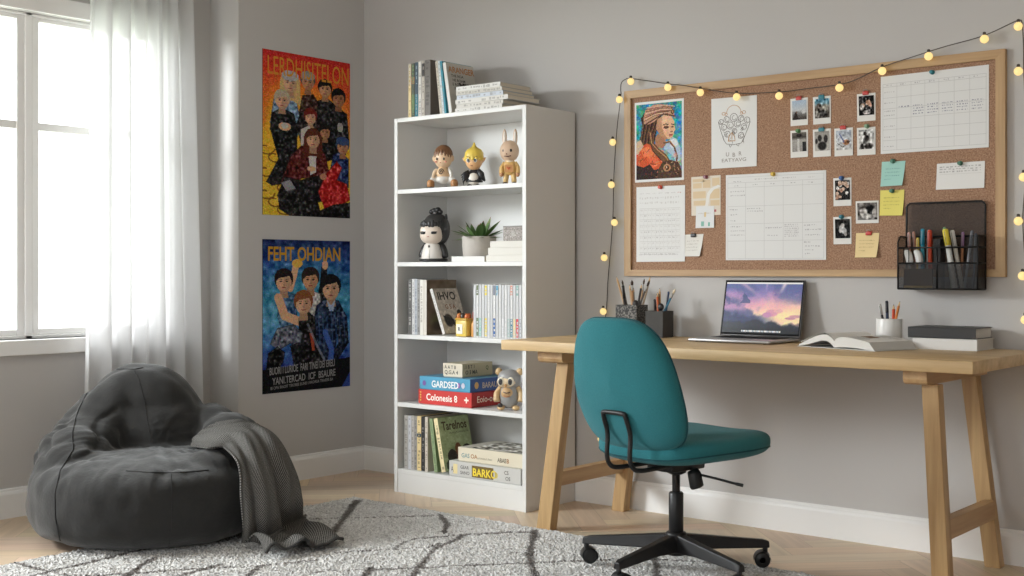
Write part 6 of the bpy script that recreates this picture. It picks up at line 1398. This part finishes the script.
bvh = BVHTree.FromPolygons([tuple(v.co) for v in bme.vertices], [tuple(p.vertices) for p in bme.polygons])
def on_bag(px, py, off):
    """where a line of sight measured in the photograph meets the bag"""
    a = (px-512.)/1229.86; b = -(py-271.55)/1229.86; c_, s_ = math.cos(YAW), math.sin(YAW)
    d = Vector((c_*a-s_, s_*a+c_, b)).normalized(); h = bvh.ray_cast(CAM, d)
    return (h[0]+h[1]*off) if h[0] else None
seam = plain('seam_stitching', C(40, 39, 39), .9)
for pl in ([(98.8, 373), (92, 384), (86, 395), (80, 407), (76, 417), (72, 434), (73, 450), (66, 461), (60, 471), (55, 494), (55.4, 518), (61, 545)], [(98.8, 373), (109.8, 370), (123.8, 369), (133.8, 369.5), (145, 367.5)], [(134, 369.5), (139, 380), (144, 400), (148, 425), (152, 446)], [(126, 471), (148, 472.5), (171, 473), (190, 472), (212, 470)], [(171, 473), (172, 500), (171, 530), (168, 550)]):
    q = []
    for (ax_, ay_), (bx_, by_) in zip(pl, pl[1:]):
        for k in range(6):
            p = on_bag(ax_+(bx_-ax_)*k/6, ay_+(by_-ay_)*k/6, .0008)
            if p: q.append(p)
    if len(q) > 3:
        w = [.0026 if pl[0] != (171, 473) and pl[0] != (134, 369.5) else .0014]*len(q)
        o = MB().tube(q, w, 6).build('seam', seam); o.parent = bag

# ================================================================== BLANKET
def DP(px, py, z=None, d=None):
    a = (px-512.)/1229.86; b = -(py-271.55)/1229.86; c_, s_ = math.cos(YAW), math.sin(YAW)
    if d is None: d = (z-CAM.z)/b
    return Vector((CAM.x+d*(c_*a-s_), CAM.y+d*(s_*a+c_), CAM.z+d*b))
def OB(px, py, off=.014, d=4.75):
    return on_bag(px, py, off) or DP(px, py, d=d)
rows = [
 [OB(190, 449), OB(196, 440), OB(206, 431), OB(220, 426, d=4.85)],
 [OB(206, 453), OB(216, 440), OB(228, 428), OB(242, 424, .016, d=4.85)],
 [OB(224, 452, .016), OB(236, 440, .016), OB(252, 431, .016, 4.8), OB(266, 429, .016, d=4.85)],
 [DP(236, 464, d=4.50), DP(250, 456, d=4.56), DP(268, 447, d=4.66), DP(284, 446, d=4.78)],
 [DP(240, 495, d=4.46), DP(259, 489, d=4.49), DP(279, 480, d=4.60), DP(297, 472, d=4.74)],
 [DP(242, 524, d=4.43), DP(262, 519, d=4.46), DP(283, 508, d=4.58), DP(302, 500, d=4.70)],
 [DP(244, 543, z=.032), DP(266, 541, z=.040), DP(288, 530, z=.045), DP(305, 519, z=.045)],
 [DP(266, 556, z=.024), DP(290, 553, z=.026), DP(316, 548, z=.026), DP(343, 543, z=.026)]]
NU, NV = 96, 120
def bic(u, v):
    m_ = len(rows)-1; y = v*m_; j = min(int(y), m_-1); fv = y-j
    def row(k):
        k = max(0, min(m_, k)); R_ = rows[k]; n_ = len(R_)-1; x = u*n_; i = min(int(x), n_-1); fu = x-i
        g_ = lambda q: R_[max(0, min(n_, q))]
        return cr(g_(i-1), g_(i), g_(i+1), g_(i+2), fu)
    return cr(row(j-1), row(j), row(j+1), row(j+2), fv)
P0 = [[bic(i/(NU-1), j/(NV-1)) for i in range(NU)] for j in range(NV)]
out = []
for j in range(NV):
    v = j/(NV-1)
    for i in range(NU):
        u = i/(NU-1); p = P0[j][i]
        tu = P0[j][min(i+1, NU-1)]-P0[j][max(i-1, 0)]; tv = P0[min(j+1, NV-1)][i]-P0[max(j-1, 0)][i]
        nn_ = tu.cross(tv); 
        if nn_.length > 1e-9: nn_.normalize()
        if nn_.dot(CAM-p) < 0: nn_ = -nn_
        amp = .004+.020*max(0, min(1, (v-.18)/.4))
        if v > .86: amp = .010
        fold = math.sin(2*PI*(u*2.6+.10*math.sin(v*4)+.05))*.75+.35*math.sin(2*PI*(u*5.3+.2*v+.3))
        dsp_ = amp*(fold*.75+.25)+.004*noise.noise(Vector((u*6, v*9, .7)))
        if v > .84: dsp_ += .060*max(0, noise.noise(Vector((u*3.5+.3, v*11, 3.3))))*min(1, (v-.84)*12)+.006
        q = p+nn_*dsp_
        for _k in range(2):
            nb_ = bvh.find_nearest(q)
            if nb_[0] is not None:
                gp = (q-nb_[0]).dot(nb_[1])
                if gp < .007 and nb_[3] < .15: q = nb_[0]+nb_[1]*.0075
        q.z = max(q.z, .026)
        out.append(tuple(q))
blm, nt, b = new_mat('grey_twill_wool')
tc = nt.nodes.new('ShaderNodeUVMap'); wv_ = nt.nodes.new('ShaderNodeTexWave'); wv_.inputs['Scale'].default_value = 34; wv_.inputs['Distortion'].default_value = 1.2; wv_.bands_direction = 'DIAGONAL'
no = nt.nodes.new('ShaderNodeTexNoise'); no.inputs['Scale'].default_value = 230; no.inputs['Detail'].default_value = 3
mx2 = nt.nodes.new('ShaderNodeMix'); mx2.data_type = 'FLOAT'; mx2.inputs[0].default_value = .74
r_ = nt.nodes.new('ShaderNodeValToRGB'); r_.color_ramp.elements[0].color = (*C(44, 43, 42), 1); r_.color_ramp.elements[1].color = (*C(138, 135, 131), 1); r_.color_ramp.elements[0].position = .40; r_.color_ramp.elements[1].position = .64
nt.links.new(tc.outputs['UV'], wv_.inputs['Vector']); nt.links.new(tc.outputs['UV'], no.inputs['Vector']); nt.links.new(wv_.outputs['Fac'], mx2.inputs[2]); nt.links.new(no.outputs['Fac'], mx2.inputs[3]); nt.links.new(mx2.outputs[0], r_.inputs['Fac']); nt.links.new(r_.outputs['Color'], b.inputs['Base Color'])
bp = nt.nodes.new('ShaderNodeBump'); bp.inputs['Strength'].default_value = .7; bp.inputs['Distance'].default_value = .006; nt.links.new(mx2.outputs[0], bp.inputs['Height']); nt.links.new(bp.outputs['Normal'], b.inputs['Normal']); setin(b, Roughness=.95, Specular_IOR_Level=.1)
m_ = MB(); m_.grid(out, NU, NV); bl = m_.build('throw_blanket', blm)
ul = bl.data.uv_layers.new(name='UVMap'); uvv = np.array([[i/(NU-1)*.9, j/(NV-1)*1.6] for j in range(NV) for i in range(NU)], dtype=np.float32)
li = np.zeros(len(bl.data.loops), dtype=np.int32); bl.data.loops.foreach_get('vertex_index', li); ul.data.foreach_set('uv', uvv[li].ravel())
sd = bl.modifiers.new('t', 'SOLIDIFY'); sd.thickness = .007; sd.offset = 0
props(bl, 'grey woven throw blanket draped over the bean bag and trailing on the rug', 'blanket')
hem = spline([Vector(out[(NV-1)*NU+i])+Vector((0, 0, .002)) for i in range(0, NU, 5)], 3)
hm_ = MB().tube(hem, .006, 8).build('hem', plain('dark_hem_wool', C(64, 62, 60), .95, bump=.6, bscale=300)); hm_.parent = bl

# ================================================================== LIGHT
def area(name, loc, target, sx_, sy_, power, col, spread=PI):
    l = bpy.data.lights.new(name, 'AREA'); l.shape = 'RECTANGLE'; l.size = sx_; l.size_y = sy_; l.energy = power; l.color = col; l.spread = spread
    o = bpy.data.objects.new(name, l); COL.objects.link(o); o.location = loc
    o.rotation_euler = (Vector(target)-Vector(loc)).to_track_quat('-Z', 'Y').to_euler(); return o
area('window_daylight', (-1.50, -4.35, 2.38), (1.6, -.45, .7), 1.1, 1.1, KEY, (.94, .98, 1.))
area('room_fill', (2.6, -5.9, 1.5), (2.3, 0, .8), 3.4, 1.8, FILL, (.92, .97, 1.))
w = bpy.data.worlds.new('sky'); scn.world = w; w.use_nodes = True; nt = w.node_tree
bg = nt.nodes['Background']; tc = nt.nodes.new('ShaderNodeTexCoord'); sp = nt.nodes.new('ShaderNodeSeparateXYZ'); rmp = nt.nodes.new('ShaderNodeValToRGB')
nt.links.new(tc.outputs['Generated'], sp.inputs[0]); mr = nt.nodes.new('ShaderNodeMapRange'); mr.inputs['From Min'].default_value = -.25; mr.inputs['From Max'].default_value = .12
nz = nt.nodes.new('ShaderNodeTexNoise'); nz.inputs['Scale'].default_value = 14; nz.inputs['Detail'].default_value = 6; nt.links.new(tc.outputs['Generated'], nz.inputs['Vector'])
ad2 = nt.nodes.new('ShaderNodeMath'); ad2.operation = 'MULTIPLY_ADD'; ad2.inputs[1].default_value = .16; nt.links.new(nz.outputs['Fac'], ad2.inputs[0]); nt.links.new(sp.outputs['Z'], ad2.inputs[2]); nt.links.new(ad2.outputs[0], mr.inputs['Value']); nt.links.new(mr.outputs['Result'], rmp.inputs['Fac'])
rmp.color_ramp.elements[0].color = (.66, .72, .60, 1); rmp.color_ramp.elements[1].color = (1, 1, 1, 1)
nt.links.new(rmp.outputs['Color'], bg.inputs['Color']); bg.inputs['Strength'].default_value = WORLD
scn.view_settings.view_transform = 'Standard'; scn.view_settings.look = 'None'; scn.view_settings.exposure = EXPO
scn.cycles.use_denoising = True
scn.cycles.max_bounces = 10; scn.cycles.diffuse_bounces = 6; scn.cycles.transparent_max_bounces = 24; scn.cycles.sample_clamp_indirect = 6.
